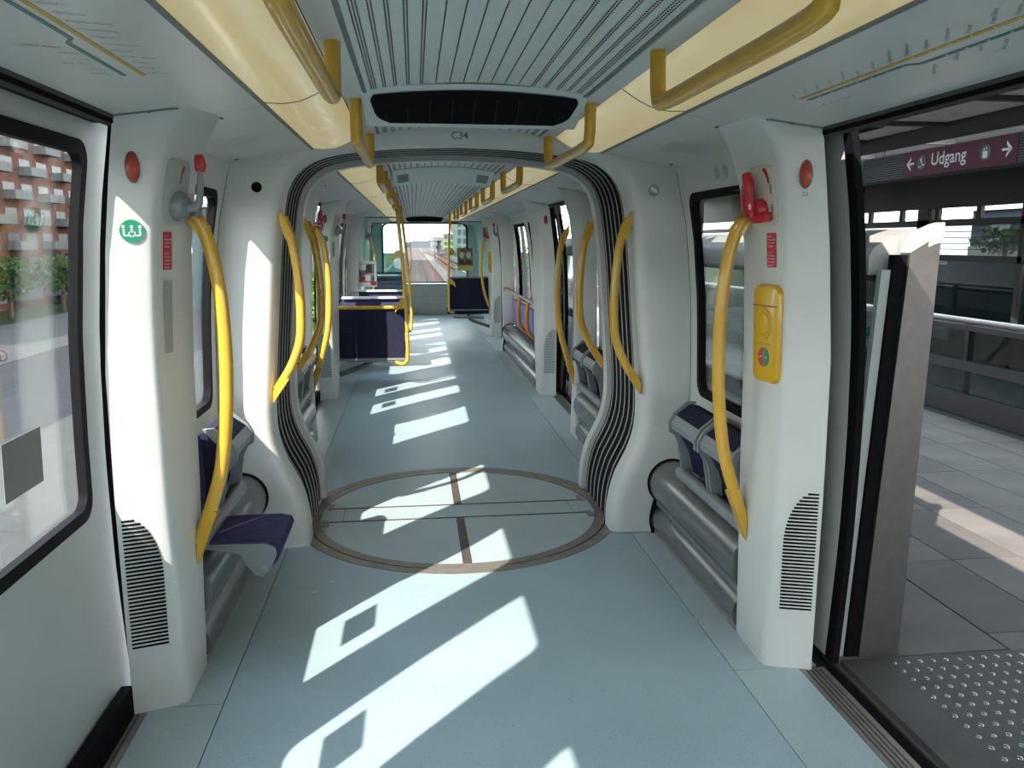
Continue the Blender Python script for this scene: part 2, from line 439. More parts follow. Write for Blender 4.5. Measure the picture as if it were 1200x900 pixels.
# ---- ceiling lamps: glowing yellow diffusers in both cars
def zlamp(x): 
    t = (abs(x) - 0.49) / 0.235
    return 2.148 - 0.070 * t - 0.028 * math.sin(PI * min(max(t, 0), 1))
for sx in (-1, 1):
    for ci, segs in enumerate(([(-4.0, -1.0), (-0.995, 0.95), (0.955, 2.86), (2.865, 4.20)], [(5.22, 6.55), (6.555, 8.55), (8.555, 11.9), (11.905, 14.0), (14.005, 18.2)])):
        t = thing('ceiling_light', 'yellowish lit diffuser strip on the %s ceiling edge, %s' % (side(sx), ('overhead in the near car', 'in the far car')[ci]), 'ceiling light', (sx * 0.61, (segs[0][0] + segs[-1][1]) / 2, 2.05))
        for (a, b) in segs:
            mb = MB(); sheet(mb, [sx * (0.492 + 0.235 * k / 8) for k in range(9)], zlamp, a, b, 0.004)
            obj('diffuser', mb, 'light', t)
        for (a, b) in segs[1:]:
            obj('joint', sheet(MB(), [sx * (0.492 + 0.235 * k / 8) for k in range(9)], lambda x: zlamp(x) - 0.002, a - 0.006, a + 0.001, 0.002), 'gprint', t, sm=0)

# ---- small ceiling air slots of the bays
def cove_pt(sx, x, y, d=0.0): return Vector((sx * x, y, zcove(x) - d))
for sx in (-1, 1):
    for (yc) in (3.6, 5.82, 9.2):
        mb = MB()
        for k in range(11):
            y = yc - 0.13 + 0.026 * k
            a = cove_pt(sx, 0.88, y, 0.001); b = cove_pt(sx, 1.06, y, 0.001)
            mb.poly([a, a + Vector((0, 0.004, 0)), b + Vector((0, 0.004, 0)), b])
        stuff(obj('air_slots', mb, 'lgrey', ceiling, sm=0, recalc=False))
    for (x, y) in ((0.93, 2.90), (1.05, 2.72), (1.08, 4.12)):
        obj('screw', MB().lathe([(0.010, 0.004), (0.012, -0.001), (0.006, -0.006)], cove_pt(sx, x, y), (0, 0, 1), 10), 'gprint', ceiling)

# ---- doors
def leaf(parent, sx, y0, y1, off, win, lead=None, stick=None, m='door'):
    mb = MB(); pr = lambda z: dx(z)
    w0, w1 = win; z0, z1 = 0.765, 1.895
    skin(mb, pr, sx, y0, y1, 0.03, z0, 0.02, off); skin(mb, pr, sx, y0, y1, z1, 2.03, 0.02, off)
    skin(mb, pr, sx, y0, w0, z0, z1, 0.02, off); skin(mb, pr, sx, w1, y1, z0, z1, 0.02, off)
    l = obj('door_leaf', mb, m, parent)
    r = MB(); ring_on(r, pr, sx, (w0 + w1) / 2, (z0 + z1) / 2, w1 - w0 + 0.05, z1 - z0 + 0.05, 0.075, 0.04, off - 0.006, off + 0.022)
    obj('window_frame', r, 'gasket', l)
    obj('pane', pane_on(MB(), pr, sx, w0, w1, z0, z1, off + 0.014), 'glassw', l)
    if lead:
        obj('rubber_edge', skin(MB(), pr, sx, lead[0], lead[1], 0.03, 2.03, 0.026, off - 0.008), 'black', l)
    if stick:
        (a, b, c, d) = stick
        obj('sticker', skin(MB(), pr, sx, a, b, c, d, 0.002, off + 0.009), 'sticker', l)
    return l
di = 0
for sx in (-1, 1):
    for k, (a, b) in enumerate(DOORS):
        di += 1
        m = (a + b) / 2
        d = MB()
        d.bb((sx * 1.148, a, 1.98), (sx * (1.185 if sx > 0 else 1.25), b, 2.006 if sx > 0 else 2.05))
        for yy in ((a - 0.02, b + 0.02) if sx < 0 else ()): skin(d, dx, sx, yy - 0.008, yy + 0.008, 0.0, 2.03, 0.018, -0.052)
        dr = struct(obj('door_%d' % di, d, 'black', None))
        s = MB(); s.bb((sx * 1.203, a - 0.02, -0.03), (sx * 1.305, b + 0.02, -0.001))
        st = obj('door_sill', s, 'ring', dr)
        for g in range(4):
            obj('sill_groove', MB().bb((sx * (1.222 + 0.018 * g), a, -0.002), (sx * (1.229 + 0.018 * g), b, 0.0006)), 'brown', st)
        obj('sill_edge', MB().bb((sx * 1.308, a - 0.02, -0.12), (sx * 1.345, b + 0.02, -0.008)), 'black', dr)
        if sx < 0:
            mm, hw_, lw_ = ((1.845, (2.0, 2.635), (1.10, 1.65)), (7.50, (7.70, 8.23), (6.79, 7.29)), (12.99, (13.2, 13.7), (12.3, 12.8)))[k]
            s_hi, s_lo = ((2.15, 2.37, 0.945, 1.105), (1.31, 1.53, 0.945, 1.105)) if k == 0 else (((7.80, 8.02, 0.92, 1.08), (6.98, 7.2, 0.92, 1.08)) if k == 1 else (None, None))
            leaf(dr, sx, mm + 0.012, b + 0.16, 0.006, hw_, (mm + 0.001, mm + 0.016), s_hi)
            leaf(dr, sx, a - 0.16, mm - 0.012, 0.006, lw_, (mm - 0.016, mm - 0.001), s_lo)
            obj('kick_gap', MB().bb((sx * 1.24, a, 0.0), (sx * 1.275, b, 0.11)), 'black', dr)
        else:
            hw = (b - a) / 2
            obj('pocket_shade', skin(MB(), dx, sx, b + 0.15, b + 0.165, 0.0, 2.03, 0.085, -0.06), 'dark', dr)  # dark sheet painted in for the shade inside the door pocket
            for q0, q1 in ((b - 0.02, b + hw), (a - hw, a + 0.02)): obj('leaf_track', MB().bb((1.16, q0, 2.005), (1.36, q1, 2.06)), 'black', dr)
            leaf(dr, sx, b + 0.035, b + hw - 0.02, 0.05, (b + 0.22, b + 0.64), (b - 0.02, b + 0.036), m='white')
            leaf(dr, sx, a - hw + 0.02, a - 0.035, 0.05, (a - 0.64, a - 0.22), (a - 0.036, a + 0.02), m='white')

# ---- end wall with windscreen at the front of the train, and the closed rear end behind the camera
for (yy, s, nm) in ((Y1, 1, 'wall_front'), (Y0, -1, 'wall_back')):
    e = MB(); yb = yy + s * 0.08
    e.bb((-1.25, yy, -0.02), (1.25, yb, 0.70)); e.bb((-1.25, yy, 2.05), (1.25, yb, 2.45))
    e.bb((-1.25, yy, 0.70), (-0.95, yb, 2.05)); e.bb((0.98, yy, 0.70), (1.25, yb, 2.05))
    w = struct(obj(nm, e, 'white', None))
    r = MB(); o1 = rrect(1.98, 1.40, 0.16); o2 = rrect(1.90, 1.32, 0.13)
    q = lambda P, y: [(0.015 + a, y, 1.375 + b) for a, b in P]
    r.loft([q(o1, yy - s * 0.015), q(o2, yy - s * 0.015), q(o2, yb), q(o1, yb), q(o1, yy - s * 0.015)], True, False)
    wn_i += 1
    f = struct(obj('window_%d' % wn_i, r, 'gasket', None))
    obj('pane', MB().bb((-0.94, yy + s * 0.03, 0.71), (0.97, yy + s * 0.036, 2.04)), 'glassw', f)
con = thing('front_console', 'low white console box across the train front under the windscreen', 'console', (0, 18.6, 0))
obj('console_body', MB().bb((-1.15, 18.55, 0.0), (1.15, 18.88, 0.66), 0.02), 'white', con)
obj('console_top', MB().bb((-1.16, 18.50, 0.66), (1.16, 18.89, 0.69), 0.01), 'vinylpale', con)
obj('seam', MB().bb((-1.12, 18.546, 0.40), (1.12, 18.55, 0.408)), 'gprint', con)
obj('lock', MB().lathe([(0.02, 0), (0.02, 0.006)], (0.5, 18.55, 0.53), (0, -1, 0), 10), 'gprint', con)

# ================================================================== GANGWAY: two portals, bellows, turntable
HALF = [(0.0, 2.108), (0.25, 2.101), (0.45, 2.086), (0.62, 2.064), (0.742, 2.030), (0.830, 1.965), (0.880, 1.875), (0.905, 1.75), (0.930, 1.55), (0.955, 1.25),
        (0.980, 0.95), (0.993, 0.74), (0.985, 0.58), (0.945, 0.45), (0.885, 0.33), (0.848, 0.20), (0.835, 0.09), (0.833, 0.0)]
HS = [(v.x, v.y) for v in smooth([(a, b, 0) for a, b in HALF], 2)]
OUT = HS[::-1] + [(-x, z) for x, z in HS[1:]]          # right foot -> top -> left foot
def off_out(d):
    r = []
    for i, (x, z) in enumerate(OUT):
        a = OUT[max(i - 1, 0)]; b = OUT[min(i + 1, len(OUT) - 1)]
        t = Vector((b[0] - a[0], b[1] - a[1])).normalized(); nx, nz = t.y, -t.x
        if nx * x + nz * (z - 1.0) < 0: nx, nz = -nx, -nz
        r.append((x + nx * d, max(z + nz * d, 0.005)))
    return r
def outer():
    r = []
    for x, z in OUT:
        # push out to the shell: walls, cove, ceiling
        if z > 2.02: r.append((x * 1.08, 2.30))
        else:
            s = 1 if x > 0 else -1
            r.append((s * (wx(z) + 0.03), z if z < 1.85 else 1.85 + (z - 1.85) * 2.3))
    return r
def portal(name, label, f):
    Y = lambda y: f(y)
    t = thing(name, label, 'gangway frame', (0, Y(4.26), 0))
    rings = []
    for d, y in ((None, 4.215), (0.13, 4.215), (0.08, 4.2152), (0.055, 4.2165), (0.030, 4.224), (0.010, 4.242), (0.001, 4.268), (0.0, 4.30), (0.0, 4.37)):
        P = outer() if d is None else off_out(d)
        rings.append([(x, Y(y), z) for x, z in P])
    back = [(x, Y(4.37), z) for x, z in outer()]
    rings.append(back)
    obj('frame_panel', MB().loft(rings, False, False), 'white', t, sm=50)
    return t
near_portal = portal('gangway_portal', 'near white moulded gangway frame, with the lettering C34 over its arch', lambda y: y)
far_portal = portal('gangway_portal', 'far white moulded gangway frame beyond the grey bellows', fy)
text('lettering', [('C34', 0, 0, 0.052, 0)], 'gprint', near_portal, (0.0, 4.214, 2.135), (1, 0, 0), (0, 0, 1), align='CENTER', eps=0.003, bold=0.01)
text('lettering', [('92', 0, 0, 0.04, 0)], 'lgrey', far_portal, (1.02, 4.99, 1.86), (1, 0, 0), (0, 0, 1), align='CENTER', eps=0.002)

for sx in (-1, 1):
    obj('wall_seam', skin(MB(), wx, sx, 4.2075, 4.2125, 0.45, 1.99, 0.004, -0.0025), 'gprint', near_portal, sm=0)
bel = thing('gangway_bellows', 'grey ribbed rubber bellows lining the gangway between the two cars', 'bellows', (0, MID, 0))
sec = [(-0.016, 0.030), (-0.013, 0.018), (-0.009, 0.009), (0.0, 0.005), (0.009, 0.009), (0.013, 0.018), (0.016, 0.030)]
rib0 = None
NR = 7
for k in range(NR):
    yc = 4.41 + 0.100 * k
    if rib0 is None:
        rings = [[(x, yc + dy, z) for x, z in off_out(0.022 + d)] for dy, d in sec]
        rib0 = obj('rib', MB().loft(rings, False, False), 'bellow', bel, sm=60)
        base = rib0.location.copy()
    else:
        c = rib0.copy(); COL.objects.link(c); c.parent = bel; c.location = base + Vector((0, 0.100 * k, 0))
obj('groove_shade_skin', MB().loft([[(x, y, z) for x, z in off_out(0.032)] for y in (4.365, 5.055)], False, False), 'black', bel, sm=60)  # skin blackened to imitate the shade in the grooves between ribs

tt = thing('turntable', 'round floor turntable with brown joint strips inside a worn metal ring', 'turntable', (0, MID, 0))
def annulus(r0, r1, z0, z1, n=72):
    P = [(r0, z0), (r1, z0), (r1, z1), (r0, z1)]
    rings = [[(r * math.cos(2 * PI * k / n), MID + r * math.sin(2 * PI * k / n), z) for k in range(n)] for r, z in P]
    rings.append(rings[0]); return MB().loft(rings, True, False)
obj('base_disc', MB().lathe([(0.95, -0.011), (0.95, -0.006)], (0, MID, 0), (0, 0, 1), 72), 'black', tt, sm=0)
obj('outer_ring', annulus(0.898, 0.955, -0.010, 0.003), 'ring', tt)
obj('inner_ring', annulus(0.832, 0.889, -0.010, 0.004), 'ring', tt)
for sy in (-1, 1):
    for sx in (-1, 1):
        # four segments between the ring and the cross strips
        pts = []; r = 0.828
        x_in = 0.024; y_in = 0.128
        a0 = math.asin(y_in / r); a1 = PI / 2 - math.asin(x_in / r)
        for k in range(19):
            a = a0 + (a1 - a0) * k / 18; pts.append((sx * r * math.cos(a), MID + sy * r * math.sin(a)))
        pts.append((sx * x_in, MID + sy * y_in))
        obj('floor_segment', MB().loft([[(x, y, -0.010) for x, y in pts], [(x, y, 0.001) for x, y in pts]]), 'floor2', tt, sm=0)
    obj('joint_strip', MB().bb((-0.021, MID + sy * 0.13, -0.010), (0.021, MID + sy * 0.829, 0.003)), 'brown', tt)
    obj('joint_strip', MB().bb((-0.80, MID + sy * 0.112, -0.010), (0.80, MID + sy * 0.126, 0.003)), 'brown', tt)
    for sx in (-1, 1):
        obj('end_clip', MB().bb((sx * 0.765, MID + sy * 0.10, -0.01), (sx * 0.80, MID + sy * 0.20, 0.006)), 'ring', tt)
obj('bridge_strip', MB().bb((-0.69, MID - 0.110, -0.010), (0.69, MID + 0.110, 0.001)), 'floor2', tt, sm=0)
for sx in (-1, 1):
    obj('bridge_end', MB().bb((sx * 0.694, MID - 0.110, -0.010), (sx * 0.825, MID + 0.110, 0.0015)), 'floor2', tt, sm=0)

# ================================================================== DOOR PILLARS
XO = [(0, 1.243), (0.75, 1.243), (1.2, 1.236), (1.6, 1.203), (1.85, 1.172), (2.0, 1.15), (2.06, 1.14)]
XK = [(0, 1.066), (0.3, 1.076), (0.75, 1.088), (1.3, 1.088), (1.7, 1.064), (1.86, 1.035), (1.95, 1.005), (2.01, 0.960), (2.06, 0.91)]
XI = [(0, 1.069), (0.4, 1.058), (0.8, 1.046), (1.2, 1.040), (1.6, 1.020), (1.83, 0.990), (1.96, 0.945), (2.03, 0.905), (2.06, 0.885)]
ZS = [0.0, 0.012, 0.15, 0.3, 0.5, 0.75, 1.0, 1.2, 1.4, 1.6, 1.72, 1.82, 1.9, 1.95, 1.99, 2.02, 2.045]
def pillar(sx, yf, d, label, vent=True):
    """yf: face towards the door side, d: direction from that face to the bay"""
    t = thing('door_pillar', label, 'pillar', (sx * 1.14, yf + d * 0.16, 0))
    rings = []
    for z in ZS:
        o, k, i = interp(XO, z), interp(XK, z), interp(XI, z)
        e = 0.006 if z < 0.005 else 0.0
        P = [(o, 0.0), (k + 0.045, 0.038), (k + 0.018, 0.049), (k + 0.004, 0.062), (k, 0.08), (i, 0.30), (i + 0.006, 0.322), (i + 0.022, 0.332), (1.22, 0.335), (o - 0.005, 0.30), (o + 0.002, 0.05)]
        rings.append([(sx * (x + e), yf + d * y, z) for x, y in P])
    obj('pillar_panel', MB().loft(rings), 'white', t, sm=40)
    # dark seam where the pillar meets the ceiling panel
    mb = MB()
    for (x0, y0, x1, y1) in ((1.15, -0.004, 0.975, 0.04), (0.975, 0.04, 0.90, 0.335)):
        a = Vector((sx * x0, yf + d * y0, zcove(x0) - 0.004)); b = Vector((sx * x1, yf + d * y1, zcove(x1) - 0.004))
        w = Vector((0, 0, 0.010)); s2 = Vector((0, -d * 0.010, 0)) if x0 > 1.1 else Vector((-sx * 0.008, 0, 0))
        mb.loft([[a, a + w, a + w + s2, a + s2], [b, b + w, b + w + s2, b + s2]])
    obj('ceiling_seam', mb, 'gprint', t)
    if vent:
        mb = MB(); n = 34
        for q in range(n):
            z = 0.245 + 0.455 * q / (n - 1); s = max(0.0, (z - 0.50) / 0.21)
            xi = 1.118 + 0.108 * (1 - math.sqrt(max(0.0, 1 - min(s, 1.0) ** 2)))
            fc = lambda x: yf + d * (1.243 - x) * 0.293
            mb.loft([[(sx * x, fc(x) + d * q, z + e) for x, q in ((xi, -0.0012), (1.229, -0.0012), (1.229, 0.004), (xi, 0.004))] for e in (-0.0033, 0.0033)])
        stuff(obj('air_vent', mb, 'gprint' if yf > 4 else 'black', t, sm=0))
    return t
def pillar_side(sx, yf, d, s, z, out=0.0):
    """point on the pillar side face that looks at the aisle: s metres back from the door face"""
    k, i = interp(XK, z), interp(XI, z)
    return Vector((sx * (k + (i - k) * (s - 0.08) / 0.22 - out), yf + d * s, z))
def face_y(x, z):
    """depth of the door-side pillar face behind its outer edge"""
    o, k = interp(XO, z), interp(XK, z); f = (o - abs(x)) / max(o - k - 0.045, 0.01)
    return 0.038 * f if f < 1 else 0.038 + (f - 1) * (o - k - 0.045) * 0.45
PIL = {}
for sx in (-1, 1):
    L = side(sx)
    PIL[sx, 0] = pillar(sx, 2.69, 1, 'large white door pillar at the near %s beside the %s, black slotted vent low on it' % (L, 'closed door' if sx < 0 else 'open doorway'))
    PIL[sx, 1] = pillar(sx, 6.73, -1, 'white door pillar on the %s just past the gangway, turned away' % L, vent=False)
    PIL[sx, 2] = pillar(sx, 8.36, 1, 'white door pillar on the %s in the far car, with a grey vent, %s' % (L, 'left of the navy seat back' if sx < 0 else 'beside the leaning rail'))
    PIL[sx, 3] = pillar(sx, 12.23, -1, 'distant white pillar on the %s %s' % (L, 'behind the double seats' if sx < 0 else 'where the leaning rail ends'), vent=False)
    PIL[sx, 4] = pillar(sx, 13.85, 1, 'farthest white door pillar on the %s, near the front seats' % L)

def basis(sx, d):            # side face of a pillar: u towards the bay seen upright, normal towards the aisle
    return (Vector((0, -sx, 0)), Vector((0, 0, 1)))
# orange-red indicator lamps
for sx, yf, lab in ((-1, 2.69, 'oval orange-red indicator lamp high on the near left pillar'), (1, 2.69, 'oval orange-red indicator lamp high on the near right pillar, over the number 23'),
                    (1, 8.36, 'small oval red indicator lamp on the far right pillar by the leaning rail'), (-1, 8.36, 'small oval red indicator lamp on the far left pillar above a green sticker')):
    c = Vector((sx * (1.098 if yf < 4 else 1.11), yf, 1.852)); t = thing('indicator_lamp', lab, 'indicator lamp', c)
    e = 1.0 if yf < 4 else 0.92
    c.x = sx * (abs(c.x) + 0.012); c.y = yf + face_y(c.x, c.z) - 0.002; fu = Vector((1, -sx * 0.40, 0)).normalized(); fn = Vector((-sx * 0.40, -1, 0)).normalized()
    obj('bezel', MB().prism(ell(0.0225 * e, 0.049 * e), 0.004, c, fu, (0, 0, 1), -0.008), 'gprint', t)
    mb = MB(); R = [[c + fu * (0.020 * e * q * math.cos(2 * PI * k / 24)) + fn * (0.004 + h) + Vector((0, 0, 0.046 * e * q * math.sin(2 * PI * k / 24))) for k in range(24)] for q, h in ((1, 0), (0.93, 0.004), (0.7, 0.007), (0.3, 0.009))]
    obj('lens', mb.loft(R), 'lampred', t)
    obj('bulb_spot', MB().prism(ell(0.006, 0.012, 12), 0.0012, c + fn * 0.0125, fu, (0, 0, 1), -0.001), 'redprint', t)
tag(text('number_marking', [('23', 0, 0, 0.022, 0)], 'gprint', None, (1.112, 2.69 + face_y(1.112, 1.785) - 0.004, 1.778), (1, -0.40, 0), (0, 0, 1), align='CENTER', eps=0.0012), 'tiny number 23 under the orange lamp on the near right pillar', 'lettering')

# ---- stickers on the pillars
def disc_sticker(name, lab, c, u, v, r, m, cat='sticker'):
    t = thing(name, lab, cat, c)
    obj('disc', MB().prism(ell(r, r), 0.0012, c, u, v, -0.0002), m, t)
    return t
for yf, lab, e in ((2.69, 'round green wheelchair sticker on the near left pillar', 1.0), (8.36, 'small round green sticker on the far left pillar', 0.9)):
    c = Vector((-1.128, yf + face_y(1.128, 1.655) - 0.004, 1.655)); fu = Vector((1, 0.42, 0)).normalized(); t = disc_sticker('green_sticker', lab, c, fu, (0, 0, 1), 0.036 * e, 'green')
    if yf < 4:
        mb = MB(); o = c + Vector((0.42, -1, 0)).normalized() * 0.0014
        for s in (-1, 1):
            mb.prism([(s * 0.024 - 0.004, 0.010), (s * 0.024 + 0.004, 0.010), (s * 0.024 + 0.004, 0.018), (s * 0.024 - 0.004, 0.018)], 0.0006, o, fu, (0, 0, 1))
            mb.prism([(s * 0.021, -0.014), (s * 0.026, -0.014), (s * 0.026, 0.007), (s * 0.021, 0.007)], 0.0006, o, fu, (0, 0, 1))
            mb.prism([(s * 0.010, -0.016), (s * 0.022, -0.016), (s * 0.022, -0.012), (s * 0.010, -0.012)], 0.0006, o, fu, (0, 0, 1))
        mb.prism(ell(0.0045, 0.0045, 10), 0.0006, o + Vector((0, 0, 0.014)), fu, (0, 0, 1))
        mb.prism([(-0.004, -0.004), (0.001, -0.004), (0.003, 0.008), (-0.003, 0.008)], 0.0006, o, fu, (0, 0, 1))
        mb.loft([[o + fu * (r * math.cos(a)) + Vector((0.0002, -0.0006, -0.008 + r * math.sin(a))) for a in [PI * 0.8 + 1.5 * PI * k / 14 for k in range(15)]] for r in (0.0075, 0.0105)], False, False)
        obj('pictogram', mb, 'wprint', t, sm=0)
def side_decal(sx, yf, s, z, w, h, m, name, lab, cat, lines=None, lm='wprint'):
    c = pillar_side(sx, yf, 1, s, z, 0.003); u = Vector((0, 1, 0)) if sx < 0 else Vector((0, -1, 0))
    a = pillar_side(sx, yf, 1, s - 0.05, z); b = pillar_side(sx, yf, 1, s + 0.05, z); u = (b - a).normalized() * (1 if sx < 0 else -1)
    lo = pillar_side(sx, yf, 1, s, z - 0.05); hi = pillar_side(sx, yf, 1, s, z + 0.05); v = (hi - lo).normalized()
    t = thing(name, lab, cat, c)
    obj('face', MB().prism(rrect(w, h, 0.004, 2), 0.0012, c, u, v, -0.0004), m, t)
    if lines:
        text('lettering', lines, lm, t, c, u, v, eps=0.0018)
    return t, c, u, v
txt = ['Advarsel', 'Misbrug straffes', 'Ved fare træk', 'i håndtaget', '', 'Warning', 'In emergency', 'pull the handle', 'Misuse will be', 'prosecuted']
for sx, yf, s, z in ((-1, 2.69, 0.135, 1.592), (1, 2.69, 0.140, 1.592)):
    side_decal(sx, yf, s, z, 0.052, 0.125, 'redprint', 'red_notice', 'small red warning notice under the %s emergency handle on the near pillar' % ('grey left' if sx < 0 else 'red right'), 'notice',
               [(q, -0.022, 0.047 - 0.0115 * i, 0.0072, 0) for i, q in enumerate(txt)])
side_decal(-1, 2.69, 0.135, 1.372, 0.05, 0.245, 'lgrey', 'text_notice', 'tall narrow grey notice of small print on the near left pillar', 'notice',
           [('Rejseregler gælder i toget', -0.021, 0.113 - 0.009 * i, 0.0042, 0) for i in range(26)], 'gprint')
side_decal(-1, 8.36, 0.14, 1.55, 0.05, 0.15, 'gprint', 'text_notice', 'small dark notice on the far left pillar', 'notice')

# ---- emergency handles
def handle(sx, yf, d, kind, lab, s=0.165, z=1.785):
    c = pillar_side(sx, yf, d, s, z, 0.0)
    a = pillar_side(sx, yf, d, s - 0.06, z); b = pillar_side(sx, yf, d, s + 0.06, z)
    u = (b - a).normalized() * (1 if sx * d < 0 else -1)          # u x v = towards the aisle
    v = (pillar_side(sx, yf, d, s, z + 0.08) - pillar_side(sx, yf, d, s, z - 0.08)).normalized(); n = u.cross(v)
    v = n.cross(u)
    P = lambda x, y, h: c + u * x + v * y + n * h
    t = thing('emergency_release', lab, 'emergency handle', c)
    fx = 1 if u.y * d < 0 else -1                                # +fx in u: towards the door
    red = kind == 'red'
    obj('back_plate', MB().prism(rrect(0.135, 0.215, 0.03), 0.012, P(0, 0, 0), u, v, -0.012), 'beige' if red else 'plate', t)
    if red:
        obj('hub', MB().lathe([(0.040, 0), (0.042, 0.018), (0.032, 0.036), (0.012, 0.042)], P(-fx * 0.010, -0.045, 0.01), n, 18), 'red', t)
        obj('lever', MB().tube([P(fx * 0.03, -0.072, 0.030), P(-fx * 0.012, -0.066, 0.05), P(-fx * 0.020, -0.01, 0.06), P(-fx * 0.014, 0.05, 0.055), P(-fx * 0.028, 0.088, 0.05)], lambda q: 0.017 + 0.006 * math.sin(PI * q), 10), 'red', t)
        obj('lever_boss', MB().lathe([(0.018, 0), (0.018, 0.03), (0.010, 0.036)], P(fx * 0.035, -0.072, 0.008), n, 12), 'red', t)
        obj('lever_fork', MB().tube([P(-fx * 0.055, -0.03, 0.03), P(-fx * 0.052, 0.02, 0.045), P(-fx * 0.042, 0.045, 0.05)], 0.012, 8), 'red', t)
        obj('clear_cover', MB().prism(rrect(0.10, 0.10, 0.015), 0.085, P(-fx * 0.035, -0.015, 0), u, v, 0.075), 'clear', t)
        obj('cover_side', MB().prism(rrect(0.018, 0.10, 0.004), 0.075, P(-fx * 0.075, -0.015, 0), u, v, 0.01), 'clear', t)
        for q in (0.025, -0.045):
            mb = MB(); mb.prism([(-0.003, -0.016), (0.003, -0.016), (0.003, 0.016), (-0.003, 0.016)], 0.0025, P(fx * 0.052, q, 0.012), u, v, -0.001)
            obj('slot', mb, 'gprint', t)
        arc = [(0.0, 0.10), (0.010, 0.085), (0.017, 0.06), (0.017, 0.045), (0.010, 0.045), (0.008, 0.06), (0.0, 0.078), (-0.012, 0.088), (-0.012, 0.098)]
        obj('red_arrow', MB().prism([(fx * (a + 0.03), b) for a, b in arc], 0.0025, P(0, 0, 0.012), u, v, -0.0005), 'red', t)
    else:
        obj('hub', MB().lathe([(0.050, 0), (0.049, 0.022), (0.036, 0.045), (0.014, 0.052)], P(-fx * 0.006, -0.045, 0.0), n, 18), 'grey', t)
        obj('lever', MB().tube([P(-fx * 0.008, -0.045, 0.045), P(-fx * 0.02, -0.03, 0.075), P(-fx * 0.026, 0.02, 0.075), P(-fx * 0.028, 0.085, 0.068)], lambda q: 0.017 - 0.008 * q, 10), 'grey', t)
        obj('lever_tip', MB().tube([P(-fx * 0.028, 0.080, 0.068), P(-fx * 0.030, 0.105, 0.064), P(-fx * 0.026, 0.135, 0.058)], lambda q: 0.012 + 0.007 * math.sin(PI * min(q * 0.9 + 0.1, 1)), 10), 'red', t)
        obj('arm', MB().tube([P(-fx * 0.03, -0.05, 0.05), P(-fx * 0.055, -0.05, 0.06)], 0.022, 10, 1), 'grey', t)
        obj('clear_cover', MB().prism(rrect(0.05, 0.075, 0.012), 0.09, P(-fx * 0.058, -0.035, 0), u, v, 0.02), 'clear', t)
        arc = [(0.0, 0.09), (0.012, 0.07), (0.016, 0.03), (0.012, 0.03), (0.009, 0.06), (-0.004, 0.078)]
        obj('red_arrow', MB().prism([(fx * (a - 0.025), b) for a, b in arc], 0.0025, P(0, 0, 0.012), u, v, -0.0005), 'redprint', t)
handle(-1, 2.69, 1, 'grey', 'grey emergency handle with a red lever tip on the near left pillar')
handle(1, 2.69, 1, 'red', 'red emergency handle under a clear cover on the near right pillar')
handle(-1, 6.73, -1, 'red', 'small red emergency handle on the left pillar just past the gangway')
handle(-1, 8.36, 1, 'grey', 'small grey red-tipped emergency handle on the far left pillar by the seats')
handle(1, 12.23, -1, 'grey', 'distant grey red-tipped emergency handle on the right, above the end of the leaning rail')
handle(1, 13.85, 1, 'red', 'distant red emergency handle on the farthest right pillar')
handle(-1, 13.85, 1, 'grey', 'distant grey emergency handle on the farthest left pillar')

# ---- yellow help point
def intercom(sx, yf, lab):
    c = pillar_side(sx, yf, 1, 0.150, 1.285, 0.0)
    a = pillar_side(sx, yf, 1, 0.10, 1.285); b = pillar_side(sx, yf, 1, 0.20, 1.285); u = (b - a).normalized() * -sx
    v = (pillar_side(sx, yf, 1, 0.15, 1.4) - pillar_side(sx, yf, 1, 0.15, 1.2)).normalized(); n = u.cross(v)
    t = thing('help_point', lab, 'intercom', c); P = lambda x, y, h: c + u * x + v * y + n * h
    obj('housing', MB().loft([[P(x * s, y * s2, h) for x, y in rrect(0.145, 0.365, 0.035)] for s, s2, h in ((1, 1, -0.01), (1, 1, 0.014), (0.93, 0.975, 0.024), (0.80, 0.93, 0.027))]), 'intercom', t)
    obj('cover_seam', MB().prism(rrect(0.135, 0.004, 0.001, 1), 0.0285, P(0, 0.105, 0), u, v, 0.02), 'brown', t)
    obj('button_ring', MB().loft([[P(r * math.cos(2 * PI * k / 24), 0.04 + 1.35 * r * math.sin(2 * PI * k / 24), h) for k in range(24)] for r, h in ((0.044, 0.026), (0.042, 0.033), (0.036, 0.033), (0.033, 0.028))], True, False), 'intercom', t)
    obj('button', MB().loft([[P(r * math.cos(2 * PI * k / 24), 0.04 + 1.35 * r * math.sin(2 * PI * k / 24), h) for k in range(24)] for r, h in ((0.031, 0.026), (0.027, 0.031), (0.015, 0.033))]), 'intercom', t)
    half = [(0.028 * math.cos(q), 0.036 * math.sin(q)) for q in [PI / 2 + PI * k / 12 for k in range(13)]]
    obj('red_half', MB().prism([(x - 0.003, y - 0.085) for x, y in half], 0.029, P(0, 0, 0), u, v, 0.024), 'redprint', t)
    obj('green_half', MB().prism([(-x + 0.003, y - 0.085) for x, y in half], 0.029, P(0, 0, 0), u, v, 0.024), 'green', t)
    text('lettering', [('Alarm', -0.024, -0.09, 0.009, 0.3), ('Info', 0.008, -0.087, 0.009, -0.2)], 'wprint', t, P(0, 0, 0), u, v, eps=0.0296)
    text('lettering', [('S O S', -0.036, -0.038, 0.012, 0.0), ('Opkald', 0.006, -0.038, 0.010, 0)], 'brown', t, P(0, 0, 0), u, v, eps=0.0278)
intercom(1, 2.69, 'yellow help point with a red and green disc on the near right pillar')
intercom(1, 13.85, 'distant yellow help point on the farthest right pillar')

